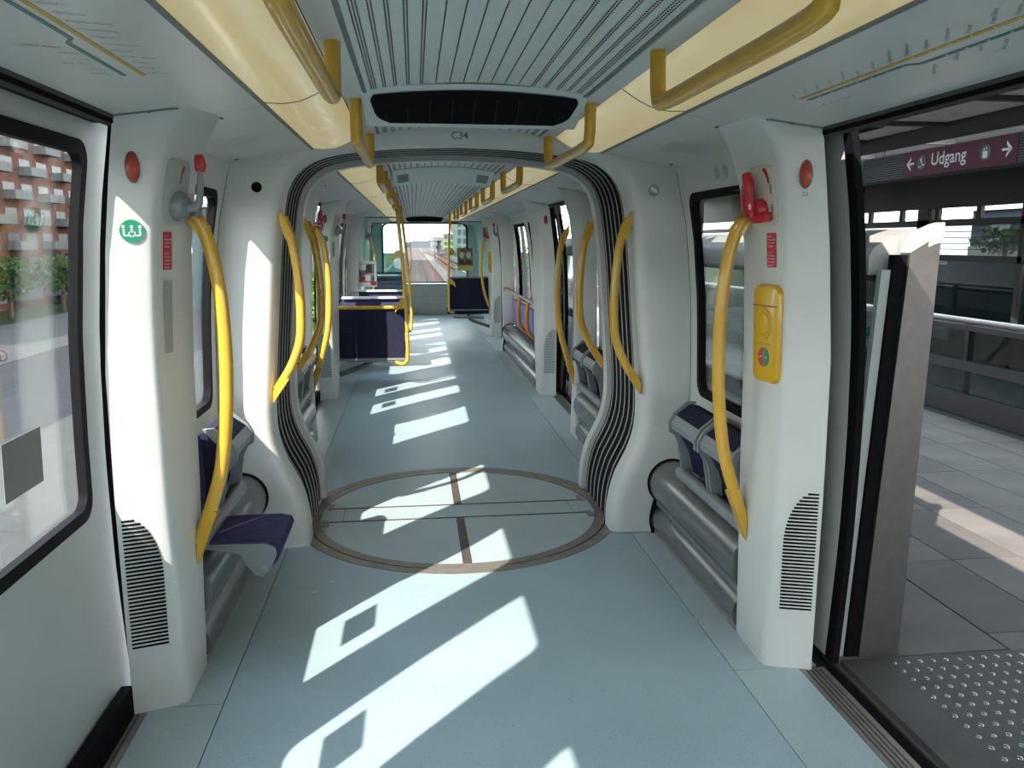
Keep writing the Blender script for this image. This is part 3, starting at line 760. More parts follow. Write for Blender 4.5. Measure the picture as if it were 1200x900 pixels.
# ---- small round signs on bay walls and portal
for y, lab in ((3.66, 'left one of the two small round grey icons over the right bay window'), (3.56, 'right one of the two small round grey icons over the right bay window')):
    t = disc_sticker('round_icon', lab, Vector((wx(1.935) - 0.001, y, 1.935)), (0, -1, 0), (-0.233, 0, 1), 0.030, 'lgrey')
    mb = MB(); o = Vector((wx(1.935) - 0.0028, y, 1.935))
    mb.loft([[o + Vector((-0.0006 - 0.227 * r * math.sin(2 * PI * k / 18), -r * math.cos(2 * PI * k / 18), 0.974 * r * math.sin(2 * PI * k / 18))) for k in range(18)] for r in (0.021, 0.026)], True, False)
    mb.prism(ell(0.008, 0.012, 10), 0.001, o, (0, -1, 0), (-0.233, 0, 1))
    obj('pictogram', mb, 'vinylpale', t, sm=0)
t = disc_sticker('camera_sign', 'round grey camera sign high on the right of the near gangway frame', Vector((1.02, 4.2135, 1.89)), (1, 0, 0), (0, 0, 1), 0.031, 'lgrey', 'sign')
ro = Matrix.Rotation(-0.6, 2)
mb = MB(); o = Vector((1.02, 4.2118, 1.89))
mb.prism([tuple(ro @ Vector(p)) for p in ((-0.02, -0.008), (0.014, -0.008), (0.014, 0.010), (-0.02, 0.010))], 0.001, o, (1, 0, 0), (0, 0, 1))
mb.prism([tuple(ro @ Vector(p)) for p in ((0.014, -0.004), (0.021, -0.004), (0.021, 0.006), (0.014, 0.006))], 0.001, o, (1, 0, 0), (0, 0, 1))
obj('pictogram', mb, 'wprint', t, sm=0)
tag(obj('speaker_hole', MB().lathe([(0.026, 0), (0.024, 0.003), (0.018, 0.001)], (-1.01, 4.215, 1.89), (0, -1, 0), 18), 'black', None), 'small round black speaker hole high on the left of the near gangway frame', 'speaker')

# ================================================================== GRAB RAILS
def rail(name, lab, pts, r, m='yellow', group=None, feet=()):
    t = thing(name, lab, 'grab rail', pts[-1], group)
    obj('tube', MB().tube(pts, r, 12, 6), m, t)
    for (p, q, wd) in feet:                         # fin-shaped foot: the tube cut off by the vertical wall plane through p
        p = Vector(p); q = Vector(q); d = Vector((p.x - q.x, 0, p.z - q.z)).normalized(); n2 = Vector((-d.z, 0, d.x)); k = 0.95 * r
        poly = []
        for e in (1, -1):
            a = q + n2 * (k * e); tt_ = (p.x - a.x) / d.x if abs(d.x) > 0.2 else 0.1
            wq = a + d * tt_; wq = Vector((p.x, wq.y, min(max(wq.z, p.z - 0.05), p.z + 0.018))); poly.append((a, wq))
        P4 = [poly[0][0], poly[0][1], poly[1][1], poly[1][0]]
        obj('foot', MB().loft([[v + Vector((0, g, 0)) for v in P4] for g in (-k, k)]), m, t, sm=0)
    return t
for sx in (-1, 1):
    L = side(sx)
    X = lambda x: sx * x
    rail('grab_rail', 'tall bowed yellow rail on the near %s pillar below the emergency handle' % L,
         [(X(1.0), 2.94, 1.73), (X(0.955), 2.95, 1.63), (X(0.925), 2.95, 1.45), (X(0.918), 2.95, 1.2), (X(0.935), 2.95, 0.95), (X(0.972), 2.95, 0.75), (X(1.055), 2.95, 0.52)], 0.0245,
         feet=[((X(1.06), 2.95, 0.49), (X(1.0), 2.95, 0.65), 0.028), ((X(1.012), 2.93, 1.73), (X(0.965), 2.95, 1.66), 0.026)])
    for f, lab in ((lambda y: y, 'bowed yellow rail on the %s edge of the near gangway frame' % L), (fy, 'bowed yellow rail on the %s edge of the far gangway frame' % L)):
        rail('grab_rail', lab, [(X(0.895), f(4.25), 1.745), (X(0.855), f(4.25), 1.62), (X(0.832), f(4.25), 1.42), (X(0.828), f(4.25), 1.25), (X(0.840), f(4.25), 1.11), (X(0.89), f(4.25), 0.98), (X(0.965), f(4.25), 0.86)], 0.024,
             feet=[((X(0.985), f(4.255), 0.835), (X(0.92), f(4.25), 0.93), 0.030), ((X(0.910), f(4.255), 1.765), (X(0.862), f(4.25), 1.64), 0.028)])
    rail('grab_rail', 'bowed yellow rail on the %s pillar just past the gangway' % L,
         [(X(0.985), 6.47, 1.72), (X(0.94), 6.47, 1.6), (X(0.915), 6.47, 1.4), (X(0.912), 6.47, 1.15), (X(0.935), 6.47, 0.92), (X(1.0), 6.47, 0.68), (X(1.065), 6.47, 0.50)], 0.024,
         feet=[((X(1.065), 6.47, 0.47), (X(1.01), 6.47, 0.64), 0.03), ((X(1.0), 6.47, 1.74), (X(0.945), 6.47, 1.62), 0.03)])
    rail('grab_rail', 'distant bowed yellow rail on the farthest %s pillar' % L,
         [(X(1.0), 14.1, 1.70), (X(0.955), 14.1, 1.6), (X(0.925), 14.1, 1.4), (X(0.92), 14.1, 1.15), (X(0.94), 14.1, 0.92), (X(0.98), 14.1, 0.72), (X(1.06), 14.1, 0.5)], 0.024)
# overhead U rails
ORD = ['nearest', 'second', 'third', 'fourth', 'fifth', 'sixth', 'seventh']
for sx in (-1, 1):
    for i, (a, b) in enumerate(((1.32, 2.29), (3.16, 4.16), (5.27, 6.25), (7.10, 8.08), (8.85, 9.85), (10.7, 11.75), (12.7, 13.7))):
        x = sx * 0.445; z = 2.0
        t = thing('overhead_rail', '%s U-shaped yellow rail hanging in the row under the %s side of the ceiling' % (ORD[i], side(sx)), 'overhead rail', (x, (a + b) / 2, z), 'overhead rails')
        obj('tube', MB().tube([(x, a, 2.15), (x, a + 0.004, 2.07), (x, a + 0.02, 2.02), (x, a + 0.075, 1.997), (x, (a + b) / 2, 1.995), (x, b - 0.075, 1.997), (x, b - 0.02, 2.02), (x, b - 0.004, 2.07), (x, b, 2.15)], 0.0225, 12, 4), 'yellow', t)
        for y in (a, b): obj('ceiling_cup', MB().lathe([(0.028, 0), (0.028, 0.008), (0.024, 0.011)], (x, y, 2.1555), (0, 0, -1), 14), 'ceil', t)

# ================================================================== SEATS, PIPES
def extr(sx, poly, y0, y1):           # (x, z) polygon extruded along the train
    return MB().loft([[(sx * x, y, z) for x, z in poly] for y in (y0, y1)])
def tip_seat(sx, y0, y1, down, lab, grp=None):
    t = thing('tip_up_seat', lab, 'seat', (sx * 1.1, (y0 + y1) / 2, 0.45), grp)
    obj('hinge_bar', MB().tube([(sx * 1.10, y0 - 0.01, 0.455), (sx * 1.10, y1 + 0.01, 0.455)], 0.034, 12, 1), 'grey', t)
    obj('wall_bracket', MB().bb((sx * 1.10, (y0 + y1) / 2 - 0.03, 0.43), (sx * 1.21, (y0 + y1) / 2 + 0.03, 0.48)), 'grey', t)
    if not down:
        obj('cushion', extr(sx, [(1.19, 0.80), (1.17, 0.845), (1.12, 0.855), (1.045, 0.80), (1.03, 0.765), (1.05, 0.74), (1.12, 0.62), (1.155, 0.50), (1.185, 0.50)], y0 + 0.012, y1 - 0.012), 'navy', t)
        obj('front_edge', extr(sx, [(1.046, 0.803), (1.022, 0.765), (1.026, 0.735), (1.055, 0.725), (1.065, 0.745), (1.05, 0.77)], y0 + 0.03, y1 - 0.03), 'grey', t)
        for y in (y0 + 0.006, y1 - 0.028):
            obj('side_arm', extr(sx, [(1.155, 0.865), (1.11, 0.868), (1.04, 0.812), (1.015, 0.765), (1.018, 0.715), (1.045, 0.70), (1.065, 0.66), (1.10, 0.46), (1.15, 0.46), (1.12, 0.66), (1.10, 0.80)], y, y + 0.022), 'grey', t)
        for ch in t.children:
            if ch.name.split('.')[0] in ('cushion', 'front_edge', 'side_arm'): ch.location.z -= 0.035
    else:
        obj('cushion', extr(sx, [(1.17, 0.43), (1.17, 0.447), (1.0, 0.455), (0.84, 0.455), (0.795, 0.445), (0.785, 0.42), (0.81, 0.36), (0.845, 0.325), (0.88, 0.345), (0.95, 0.405)], y0 + 0.012, y1 - 0.012), 'purple', t)
        for y in (y0, y1 - 0.012):
            obj('side_arm', extr(sx, [(1.10, 0.442), (0.85, 0.438), (0.815, 0.42), (0.810, 0.39), (0.835, 0.335), (0.865, 0.30), (0.895, 0.305), (0.925, 0.345), (0.95, 0.392), (0.98, 0.405), (1.10, 0.428)], y, y + 0.012), 'grey', t)
            obj('pivot_cap', MB().lathe([(0.018, 0), (0.018, 0.004), (0.012, 0.006)], (sx * 0.868, y if y == y0 else y + 0.012, 0.335), (0, -1 if y == y0 else 1, 0), 12), 'grey', t)
        obj('back_pad', extr(sx, [(1.19, 0.50), (1.15, 0.50), (1.145, 0.52), (1.155, 0.80), (1.17, 0.82), (1.20, 0.82)], y0 + 0.012, y1 - 0.012), 'purple', t)
    return t
tip_seat(1, 3.02, 3.42, False, 'folded-up navy tip-up seat on the right, right half of the pair beside the pillar')
tip_seat(1, 3.43, 3.84, False, 'folded-up navy tip-up seat on the right, left half of the pair beside the gangway frame')
tip_seat(-1, 3.13, 3.46, True, 'folded-down purple-navy tip-up seat on the left behind the near pillar')
tip_seat(-1, 3.47, 3.86, False, 'folded-up tip-up seat with sunlit pale arms on the left, by the gangway frame')
for sx in (-1, 1):
    tip_seat(sx, fy(3.84), fy(3.43), False, 'folded-up navy tip-up seat just past the gangway on the %s' % side(sx))
    tip_seat(sx, fy(3.42), fy(3.02), False, 'folded-up navy tip-up seat on the %s past the gangway, the one next to the pillar' % side(sx))

def pipes(sx, y0, y1, lab, x0=0.0, m='pipe'):
    t = thing('heater_pipe', lab, 'heater pipe', (sx * 1.12, (y0 + y1) / 2, 0))
    c = (1.168, 0.292); r = 0.128
    big = [(c[0] + r * math.cos(math.radians(a)), c[1] + r * math.sin(math.radians(a))) for a in range(40, 300, 13)] + [(1.232, 0.18), (1.232, 0.38)]
    obj('upper_pipe', extr(sx, big, y0, y1), m, t, sm=40)
    obj('lower_pipe', extr(sx, [(1.232, 0.178)] + [(1.165 + 0.105 * math.cos(math.radians(a)), 0.078 + 0.098 * math.sin(math.radians(a))) for a in range(80, 216, 12)] + [(1.232, 0.02)], y0, y1), m, t, sm=40)
    obj('kick_plate', MB().bb((sx * 1.078, y0, 0.0), (sx * 1.232, y1, 0.028)), 'ring', t)
    mb = MB(); mb.bb((sx * 1.085, y0, 0.166), (sx * 1.12, y1, 0.190)); obj('vent_strip', mb, 'gprint', t)
    g = [(c[0] + (r + 0.008) * math.cos(math.radians(a)), c[1] + (r + 0.008) * math.sin(math.radians(a))) for a in range(60, 226, 11)] + [(1.063, 0.17), (1.050, 0.10), (1.050, 0.055), (1.063, 0.0), (1.232, 0.0)]
    for y in ((y1,) if y0 > 8 or y0 < 4 else (y0,)):
        obj('end_seal', extr(sx, g, y - 0.006, y + 0.006), 'black', t, sm=0)
    return t
pipes(1, 3.03, 4.205, 'twin satin grey heater pipes under the right tip-up seats')
pipes(-1, 3.03, 4.205, 'twin satin grey heater pipes under the left tip-up seats')
for sx in (-1, 1): pipes(sx, 5.21, 6.39, 'short grey heater pipes on the %s just past the gangway' % side(sx))
pipes(1, 8.70, 11.88, 'long shiny heater pipes under the leaning rail on the right')

# leaning rail with its two curved uprights, mauve back pads
lr = thing('leaning_rail', 'horizontal leaning rail with two curved orange uprights along the right far wall', 'leaning rail', (1.1, 10.3, 0.45))
obj('bar', MB().tube([(1.09, 8.72, 0.94), (1.09, 11.80, 0.94)], 0.02, 10, 1), 'steel', lr)
obj('bracket', MB().box((1.10, 11.80, 0.94), (0.09, 0.10, 0.05), 0.012), 'orange', lr)
for y in (9.42, 10.22):
    obj('upright', MB().tube([(1.09, y, 0.94), (1.075, y, 0.75), (1.085, y, 0.60), (1.13, y, 0.52), (1.185, y, 0.47)], 0.025, 10, 4), 'orange', lr)
for y in (8.75, 9.85, 10.95):
    tag(obj('back_pad', MB().box((1.222, y + 0.5, 0.61), (0.045, 1.04, 0.36), 0.015), 'mauve', None), {8.75: 'mauve wall pad behind the leaning rail, nearest', 9.85: 'mauve wall pad behind the leaning rail, middle', 10.95: 'mauve wall pad behind the leaning rail, farthest'}[y], 'wall pad')

# transverse double seats
def double_seat(x0, x1, y, face, lab, z0=0.33, z1=0.89, cap=False, m='navy'):
    t = thing('double_seat', lab, 'seat', ((x0 + x1) / 2, y, 0))
    w = x1 - x0; cx = (x0 + x1) / 2
    f = lambda pts: [(p, q) for p, q in pts]
    # backrest: gently curved slab made of two half backs
    for k in (0, 1):
        a = x0 + w * k / 2 + (0.004 if k == 0 else 0.0008); b = x0 + w * (k + 1) / 2 - (0.0008 if k == 0 else 0.004)
        mb = MB(); R = []
        for z, th, dy in ((z0, 0.05, 0), (z0 + 0.02, 0.065, 0), (z0 + 0.25, 0.07, 0.0), (z1 - 0.10, 0.065, 0.015), (z1 - 0.02, 0.055, 0.02), (z1, 0.03, 0.022)):
            R.append([(a, y - face * dy, z), (b, y - face * dy, z), (b, y + face * (th - dy), z), (a, y + face * (th - dy), z)])
        obj('backrest', mb.loft(R), m, t, sm=50)
        mb = MB(); R = []
        for yy, zt in ((0.06, 0.43), (0.2, 0.44), (0.40, 0.455), (0.45, 0.445), (0.46, 0.41)):
            R.append([(a, y + face * yy, 0.36), (b, y + face * yy, 0.36), (b, y + face * yy, zt), (a, y + face * yy, zt)])
        obj('cushion', mb.loft(R), m, t, sm=50)
    obj('bottom_rail', MB().bb((x0, y - 0.01, z0 - 0.025), (x1, y + face * 0.06, z0)), 'grey', t)
    obj('support_arm', MB().tube([(cx, y + face * 0.1, 0.34), (x0 + 0.3 if x0 < 0 else x1 - 0.3, y + face * 0.15, 0.24), (x0 - 0.02 if x0 < 0 else x1 + 0.02, y + face * 0.2, 0.12)], 0.03, 8, 4), 'gprint', t)
    obj('floor_beam', MB().tube([(x0 + 0.1, y + face * 0.02, 0.31), (x1 - 0.1, y + face * 0.02, 0.29)], 0.02, 8, 1), 'grey', t)
    if cap: obj('top_cap', MB().bb((x0, y - 0.02, z1), (x1, y + face * 0.09, z1 + 0.03), 0.008), 'vinylpale', t)
    return t
s1 = double_seat(-1.10, -0.36, 9.10, 1, 'navy double seat with its back to the camera, framed by a yellow bar', m='navy')
s2 = double_seat(-1.19, -0.38, 10.75, -1, 'double seat facing the camera, just behind the yellow-framed seat back', z1=0.89, cap=True, m='purple')
s3 = double_seat(-1.17, -0.39, 11.95, -1, 'farthest of the left double seats, only its pale top showing', z1=0.91, cap=True, m='purple')
s4 = double_seat(0.33, 1.07, 14.25, 1, 'dark navy double seat with its back to the camera at the far right', z0=0.45, z1=1.00, m='navy')
s5 = double_seat(-1.10, -0.42, 16.0, 1, 'distant navy double seat behind the left glass partition', z0=0.40, z1=1.05, m='navy')
def pole(lab, pts, brackets, bar=None, m='yellow'):
    t = thing('yellow_pole', lab, 'pole', pts[-1])
    obj('tube', MB().tube(pts, 0.021, 10, 5), m, t)
    for (x, y, z, s) in brackets:
        obj('clamp', MB().prism([(0, -0.035), (s * 0.05, -0.03), (s * 0.12, -0.09), (s * 0.11, -0.02), (s * 0.06, 0.045), (0, 0.065)], 0.014, (x, y, z), (1, 0, 0), (0, 0, 1), -0.014), m, t)
    if bar: obj('top_bar', MB().tube(bar, 0.020, 10, 1), m, t)
    return t
pole('yellow pole with a top bar framing the navy seat back on the left', [(-0.43, 9.06, 2.14), (-0.405, 9.06, 1.85), (-0.355, 9.06, 1.2), (-0.338, 9.06, 0.7), (-0.335, 9.06, 0.38), (-0.35, 9.06, 0.29), (-0.40, 9.06, 0.265), (-0.47, 9.08, 0.285)],
     [(-0.385, 9.06, 1.48, -1), (-0.345, 9.06, 0.94, -1)], [(-1.10, 9.06, 0.905), (-0.345, 9.06, 0.905)])
pole('farther yellow pole at the left seats, beyond the framed seat back', [(-0.42, 11.85, 2.14), (-0.39, 11.85, 1.85), (-0.33, 11.85, 1.2), (-0.30, 11.85, 0.8), (-0.30, 11.85, 0.40), (-0.34, 11.80, 0.33)], [(-0.31, 11.85, 0.92, -1)])
pole('yellow pole at the end of the far right seat back', [(0.39, 14.2, 2.12), (0.375, 14.2, 1.8), (0.355, 14.2, 1.2), (0.35, 14.2, 0.55), (0.37, 14.2, 0.42), (0.45, 14.22, 0.40)], [(0.36, 14.2, 1.47, 1), (0.355, 14.2, 0.93, 1)])

# glass partitions with posters
for nm, x0, x1, y, z0, z1, lab in (('glass_partition', -1.17, -0.40, 12.08, 0.92, 1.97, 'teal tinted glass partition behind the left double seats'), ('glass_partition', 0.38, 1.13, 14.32, 1.02, 1.97, 'teal tinted glass partition above the far right seat back'), ('glass_partition', -1.14, -0.45, 15.9, 1.0, 1.97, 'farther teal glass partition before the front seats on the left')):
    t = thing(nm, lab, 'glass partition', ((x0 + x1) / 2, y, z0))
    obj('pane', MB().bb((x0, y - 0.005, z0), (x1, y + 0.005, z1)), 'glasst', t)
    obj('top_clip', MB().bb((x0, y - 0.012, z1 - 0.004), (x1, y + 0.012, z1 + 0.02)), 'grey', t)
    obj('bottom_clip', MB().bb((x0, y - 0.012, z0 - 0.02), (x1, y + 0.012, z0 + 0.004)), 'grey', t)
t = thing('poster', 'white framed poster with a red corner on the left glass partition', 'poster', (-0.945, 12.06, 0.97))
obj('sheet', MB().bb((-1.10, 12.066, 0.975), (-0.795, 12.072, 1.345)), 'wprint', t)
obj('picture', MB().bb((-1.055, 12.063, 1.04), (-0.83, 12.067, 1.31)), 'poster', t)
for q0, q1, z0_, z1_, mm_ in ((-1.04, -0.93, 1.22, 1.30, 'wprint'), (-0.95, -0.86, 1.18, 1.29, 'beam'), (-1.03, -0.96, 1.06, 1.13, 'redprint'), (-0.96, -0.88, 1.06, 1.15, 'wprint')): obj('picture_patch', MB().bb((q0, 12.0605, z0_), (q1, 12.0635, z1_)), mm_, t)
obj('red_corner', MB().bb((-0.885, 12.0615, 0.995), (-0.80, 12.0665, 1.055)), 'redprint', t)
t = thing('poster', 'brown poster with a yellow lower band on the right glass partition', 'poster', (0.65, 14.3, 1.13))
obj('picture', MB().bb((0.515, 14.306, 1.21), (0.785, 14.312, 1.52)), 'poster2', t)
for xx in (0.59, 0.71):
    obj('picture_patch', MB().prism(ell(0.042, 0.06, 14), 0.002, (xx, 14.3055, 1.40), (1, 0, 0), (0, 0, 1)), 'paper', t); obj('picture_patch', MB().prism([(-0.055, 0), (0.055, 0), (0.035, 0.08), (-0.035, 0.08)], 0.002, (xx, 14.3055, 1.24), (1, 0, 0), (0, 0, 1)), 'beam', t)
obj('yellow_band', MB().bb((0.515, 14.305, 1.13), (0.785, 14.312, 1.208)), 'posty', t)

# ================================================================== CEILING UNITS, ROUTE MAPS
def vent_unit(yf, d, w, lab, ztop=2.188, drop=0.115, depth=0.24):
    t = thing('ceiling_vent', lab, 'ceiling vent', (0, yf, ztop - drop))
    # raked white housing with a wide black mouth
    P = lambda x, k: (x, yf + d * depth * k, ztop - drop * k - 0.045 * (abs(x) / w) ** 2 * (1 - k) * 0.7)
    xs = [w * (-1 + 2 * q / 16) for q in range(17)]
    mb = MB(); rows = []
    for k, sc in ((0.0, 1.0), (1.0, 0.985)):
        rows.append([P(x * sc, k) for x in xs])
    rows.append([(x * 0.985, yf + d * (depth + 0.03), ztop - drop - 0.006 + 0.003) for x in xs])
    rows.append([(x * 0.985, yf + d * (depth + 0.07), ztop - drop + 0.006) for x in xs])
    rows.append([(x, yf + d * (depth + 0.62), ztop + 0.01 - 0.03 * (abs(x) / w) ** 2) for x in xs])
    top = [(x, yf + d * (depth + 0.62), ztop + 0.05) for x in xs]
    top2 = [(x, yf + d * 0.01, ztop + 0.05) for x in xs]
    mb.loft(rows + [top, top2], False, False)
    obj('housing', mb, 'ceil', t, sm=40)
    n = Vector((0, -d * drop, -depth)).normalized()
    c = (yf + d * depth * 0.5, ztop - drop * 0.5)
    outl = []
    h = math.hypot(depth, drop)
    for k in range(33):                                                   # rounded lens outline
        outl.append((w * 0.955 * (-1 + k / 16), 0.40 * h - 0.028 * abs(-1 + k / 16) ** 2.2))
    outl2 = [(w * 0.91, -0.33 * h), (w * 0.80, -0.40 * h), (0, -0.445 * h), (-w * 0.80, -0.40 * h), (-w * 0.91, -0.33 * h)]
    ax = Vector((0, -d * depth, drop)).normalized()
    o = Vector((0, c[0], c[1])) + n * 0.004
    u = Vector((1, 0, 0)); 
    mb = MB(); rows = []
    for k in range(9):
        kk = 0.13 + 0.80 * k / 8; wk = w * (0.945 - 0.085 * (kk - 0.07) - 0.09 * max(0, (kk - 0.6) / 0.31) ** 3 - 0.05 * max(0, (0.3 - kk) / 0.17) ** 2)
        rows.append([Vector(P(wk * (-1 + q / 8), kk)) + n * 0.004 for q in range(17)])
    mb.loft(rows, False, False); obj('black_mouth', mb, 'black', t, sm=0)
    mb = MB()
    for q in range(9):
        x = w * 0.80 * (-1 + q / 4)
        mb.loft([[o + u * (x + a) + ax * b + n * g for a, b in ((-0.002, -0.36 * h), (0.002, -0.36 * h), (0.002, 0.2 * h), (-0.002, 0.2 * h))] for g in (0.003, 0.006)])
    stuff(obj('louvre', mb, 'dark', t, sm=0))
    return t
vent_unit(3.06, 1, 0.42, 'wide black-mouthed ceiling vent in front of the gangway')
vent_unit(17.6, 1, 0.43, 'distant black-mouthed ceiling vent above the windscreen', drop=0.14, depth=0.2)
ht = thing('ceiling_hatch', 'smooth white ceiling hatch with two grey squares just past the gangway', 'ceiling hatch', (0, 7.2, 2.16))
HX = [x * 0.985 for x in xs]
def hz(y): return 0.0 + 0.085 * min(max((y - 6.36) / 0.46, 0), 1) - 0.085 * min(max((y - 6.82) / 0.2, 0), 1)
obj('panel', MB().loft([[(x, y, cz(x) - hz(y) - 0.003) for x in HX] for y in (6.36, 6.55, 6.80, 6.82, 6.85, 7.02, 8.0)], False, False), 'ceil', ht, sm=20)
for x in (-0.315, 0.315):
    mb = MB(); R_ = []
    for y in (6.50, 6.72): R_.append([(x + a, y, cz(x + a) - hz(y) - q) for a, q in ((-0.045, 0.0045), (0.045, 0.0045), (0.045, 0.001), (-0.045, 0.001))])
    obj('grey_square', mb.loft(R_), 'gprint', ht, sm=0)
mb = MB().loft([[(x, y, cz(x) - q) for x in xs] for y, q in ((6.33, 0.001), (6.36, 0.001))], False, False)
obj('front_gap', mb, 'dark', ht)

def route_map(sx, lab, y0, y1, kink, greens):
    """flat print on the sloping cove panel; x runs along the train"""
    a = cove_pt(sx, 0.92, 0); b = cove_pt(sx, 0.80, 0)
    v = (b - a).normalized()                                  # upwards on the panel
    u = Vector((0, -sx, 0)); u = Vector((0, -1, 0)) if sx > 0 else Vector((0, 1, 0))
    t = thing('route_map', lab, 'route map', cove_pt(sx, 0.92, (y0 + y1) / 2))
    o = cove_pt(sx, 0.92, y0, 0.0002)
    if (u.cross(v)).z > 0: pass
    N = u.cross(v); down = N.z < 0; e = 0.0012 if down else -0.0012
    def bar(x0, ya, x1, yb, w, m, nm):
        d = Vector((x1 - x0, yb - ya)).normalized(); p = Vector((-d.y, d.x)) * w / 2
        P = [(x0 + p.x, ya + p.y), (x1 + p.x, yb + p.y), (x1 - p.x, yb - p.y), (x0 - p.x, ya - p.y)]
        obj(nm, MB().loft([[o + u * q[0] + v * q[1] + N * (e * g) for q in P] for g in (0.3, 1.0)]), m, t, sm=0)
    Ln = abs(y1 - y0)
    bar(0, 0, Ln, 0, 0.011, 'mapyellow', 'yellow_line')
    bar(0.01, -0.022, kink, -0.022, 0.010, 'mapgreen', 'green_line')
    bar(kink, -0.022, kink + 0.03, -0.040, 0.010, 'mapgreen', 'green_line')
    bar(kink + 0.03, -0.040, Ln - 0.03, -0.040, 0.010, 'mapgreen', 'green_line')
    return t, o, u, v, e
ANG_L = 0.75
NAMES = ['Vanløse', 'Flintholm', 'Lindevang', 'Solbjerg', 'Frederiksberg', 'Forum', 'Nørreport', 'Kongens Nytorv', 'Christianshavn', 'Amagerbro', 'Lergravsparken', 'Øresund', 'Amager Strand', 'Femøren', 'Kastrup', 'Lufthavnen']
GRN = ['Islands Brygge', 'DR Byen', 'Sundby', 'Bella Center', 'Ørestad', 'Vestamager']
# right hand map: reads along -Y, seen from below
t, o, u, v, e = route_map(1, 'yellow and green line route map on the right cove above the open doorway', 2.40, 1.28, 0.50, None)
lines = [(nm, 0.002 + 0.070 * i, 0.012, 0.0145, 0.60) for i, nm in enumerate(NAMES)]
lines += [(nm, 0.575 + 0.078 * i - 0.0063 * len(nm), -0.050 - 0.0043 * len(nm), 0.0145, 0.60) for i, nm in enumerate(GRN)]
lines += [('M1', 0.0, -0.082, 0.018, 0), ('Metro  Vanløse - Vestamager', 0.03, -0.082, 0.010, 0)]
for q in lines: text('station_name', [q], 'gprint', t, o, u, v, eps=e * 1.2)
mb = MB()
for i in range(16):
    q = o + u * (0.012 + 0.068 * i) + v * 0.0; N = u.cross(v) * e
    mb.prism([(-0.003, -0.003), (0.003, -0.003), (0.003, 0.003), (-0.003, 0.003)], 0.0006, q + u.cross(v) * (e * 1.05), u, v)
    if i < 8 or i > 8: mb.prism([(-0.004, -0.002), (0.004, -0.002), (0.004, 0.002), (-0.004, 0.002)], 0.0006, q + v * (-0.022 if i < 8 else -0.040) + u.cross(v) * (e * 1.05), u, v)
stuff(obj('station_marks', mb, 'white', t, sm=0))
t, o, u, v, e = route_map(-1, 'yellow and green line route map on the left cove above the closed door', 1.32, 2.27, 0.55, None)
lines = [(nm, 0.008 + 0.061 * i, 0.012, 0.0145, ANG_L) for i, nm in enumerate(NAMES)]
lines += [(nm, 0.62 + 0.056 * i - 0.0076 * len(nm) * math.cos(ANG_L), -0.050 - 0.0076 * len(nm) * math.sin(ANG_L), 0.0145, ANG_L) for i, nm in enumerate(GRN)]
for q in lines: text('station_name', [q], 'gprint', t, o, u, v, eps=e * 1.2)
# small scraps on the floor
for x, y, r, lab in ((-0.735, 3.62, 0.5, 'small pale paper scrap on the floor seam, left of the other'), (-0.665, 3.73, 1.3, 'small pale paper scrap on the floor near the turntable, right of the other')):
    mb = MB(); P = [(0.018, 0), (0.008, 0.010), (-0.012, 0.011), (-0.020, 0.001), (-0.010, -0.008), (0.009, -0.009)]
    c, s_ = math.cos(r), math.sin(r)
    mb.loft([[(x + a * c - b * s_, y + a * s_ + b * c, h + 0.004 * abs(a) / 0.02) for a, b in P] for h in (0.0006, 0.0016)])
    tag(obj('paper_scrap', mb, 'paper', None, sm=0), lab, 'paper scrap')

# ================================================================== PLATFORM on the right
PZ = -0.01
pf = MB(); pf.bb((1.385, -8, -0.9), (9.0, 20, PZ - 0.02))
plat = struct(obj('platform', pf, 'concrete', None, origin=(0, 0, 0)))
obj('edge_slab', MB().bb((1.385, -8, PZ - 0.02), (2.125, 0.9, PZ)), 'concrete', plat)
y = 2.765
while y < 16:
    obj('edge_slab', MB().bb((1.385, y + 0.003, PZ - 0.02), (2.125, y + 1.19, PZ)), 'concrete', plat, sm=0); y += 1.2
src = {}
for i in range(7):
    for j in range(13):
        k = 'tile' if (i * 7 + j * 3) % 5 else 'tile2'
        x0 = 2.135 + 0.38 * i; y0 = -0.9 + 0.76 * j
        if k not in src:
            src[k] = obj('paver', MB().bb((x0, y0, PZ - 0.02), (x0 + 0.374, y0 + 0.754, PZ)), k, plat, sm=0); b0 = (x0, y0)
            src[k + 'o'] = (x0, y0)
        else:
            c = src[k].copy(); COL.objects.link(c); c.parent = plat
            c.location = src[k].location + Vector((x0 - src[k + 'o'][0], y0 - src[k + 'o'][1], 0))
stuff(obj('distant_paving', MB().bb((2.135, 8.99, PZ - 0.02), (4.75, 20, PZ)), 'tile', plat))
tp = tag(obj('tactile_plate', MB().bb((1.40, 0.95, PZ - 0.02), (3.1, 2.755, PZ + 0.003), 0.002), 'tact', None, sm=0), 'dark plate of raised studs on the platform outside the open doorway', 'tactile plate')
mb = MB()
for i in range(24):
    for j in range(14):
        mb.lathe([(0.011, 0), (0.009, 0.004), (0.004, 0.0055)], (1.60 + 0.0545 * i + (0.0 if j % 2 else 0.0), 1.93 + 0.060 * j - 0.02 * i * 0, PZ + 0.003), (0, 0, 1), 7)
stuff(obj('studs', mb, 'stud', tp, sm=60))
obj('drain', MB().bb((4.76, -2, PZ - 0.02), (4.88, 20, PZ + 0.002)), 'mesh', plat)

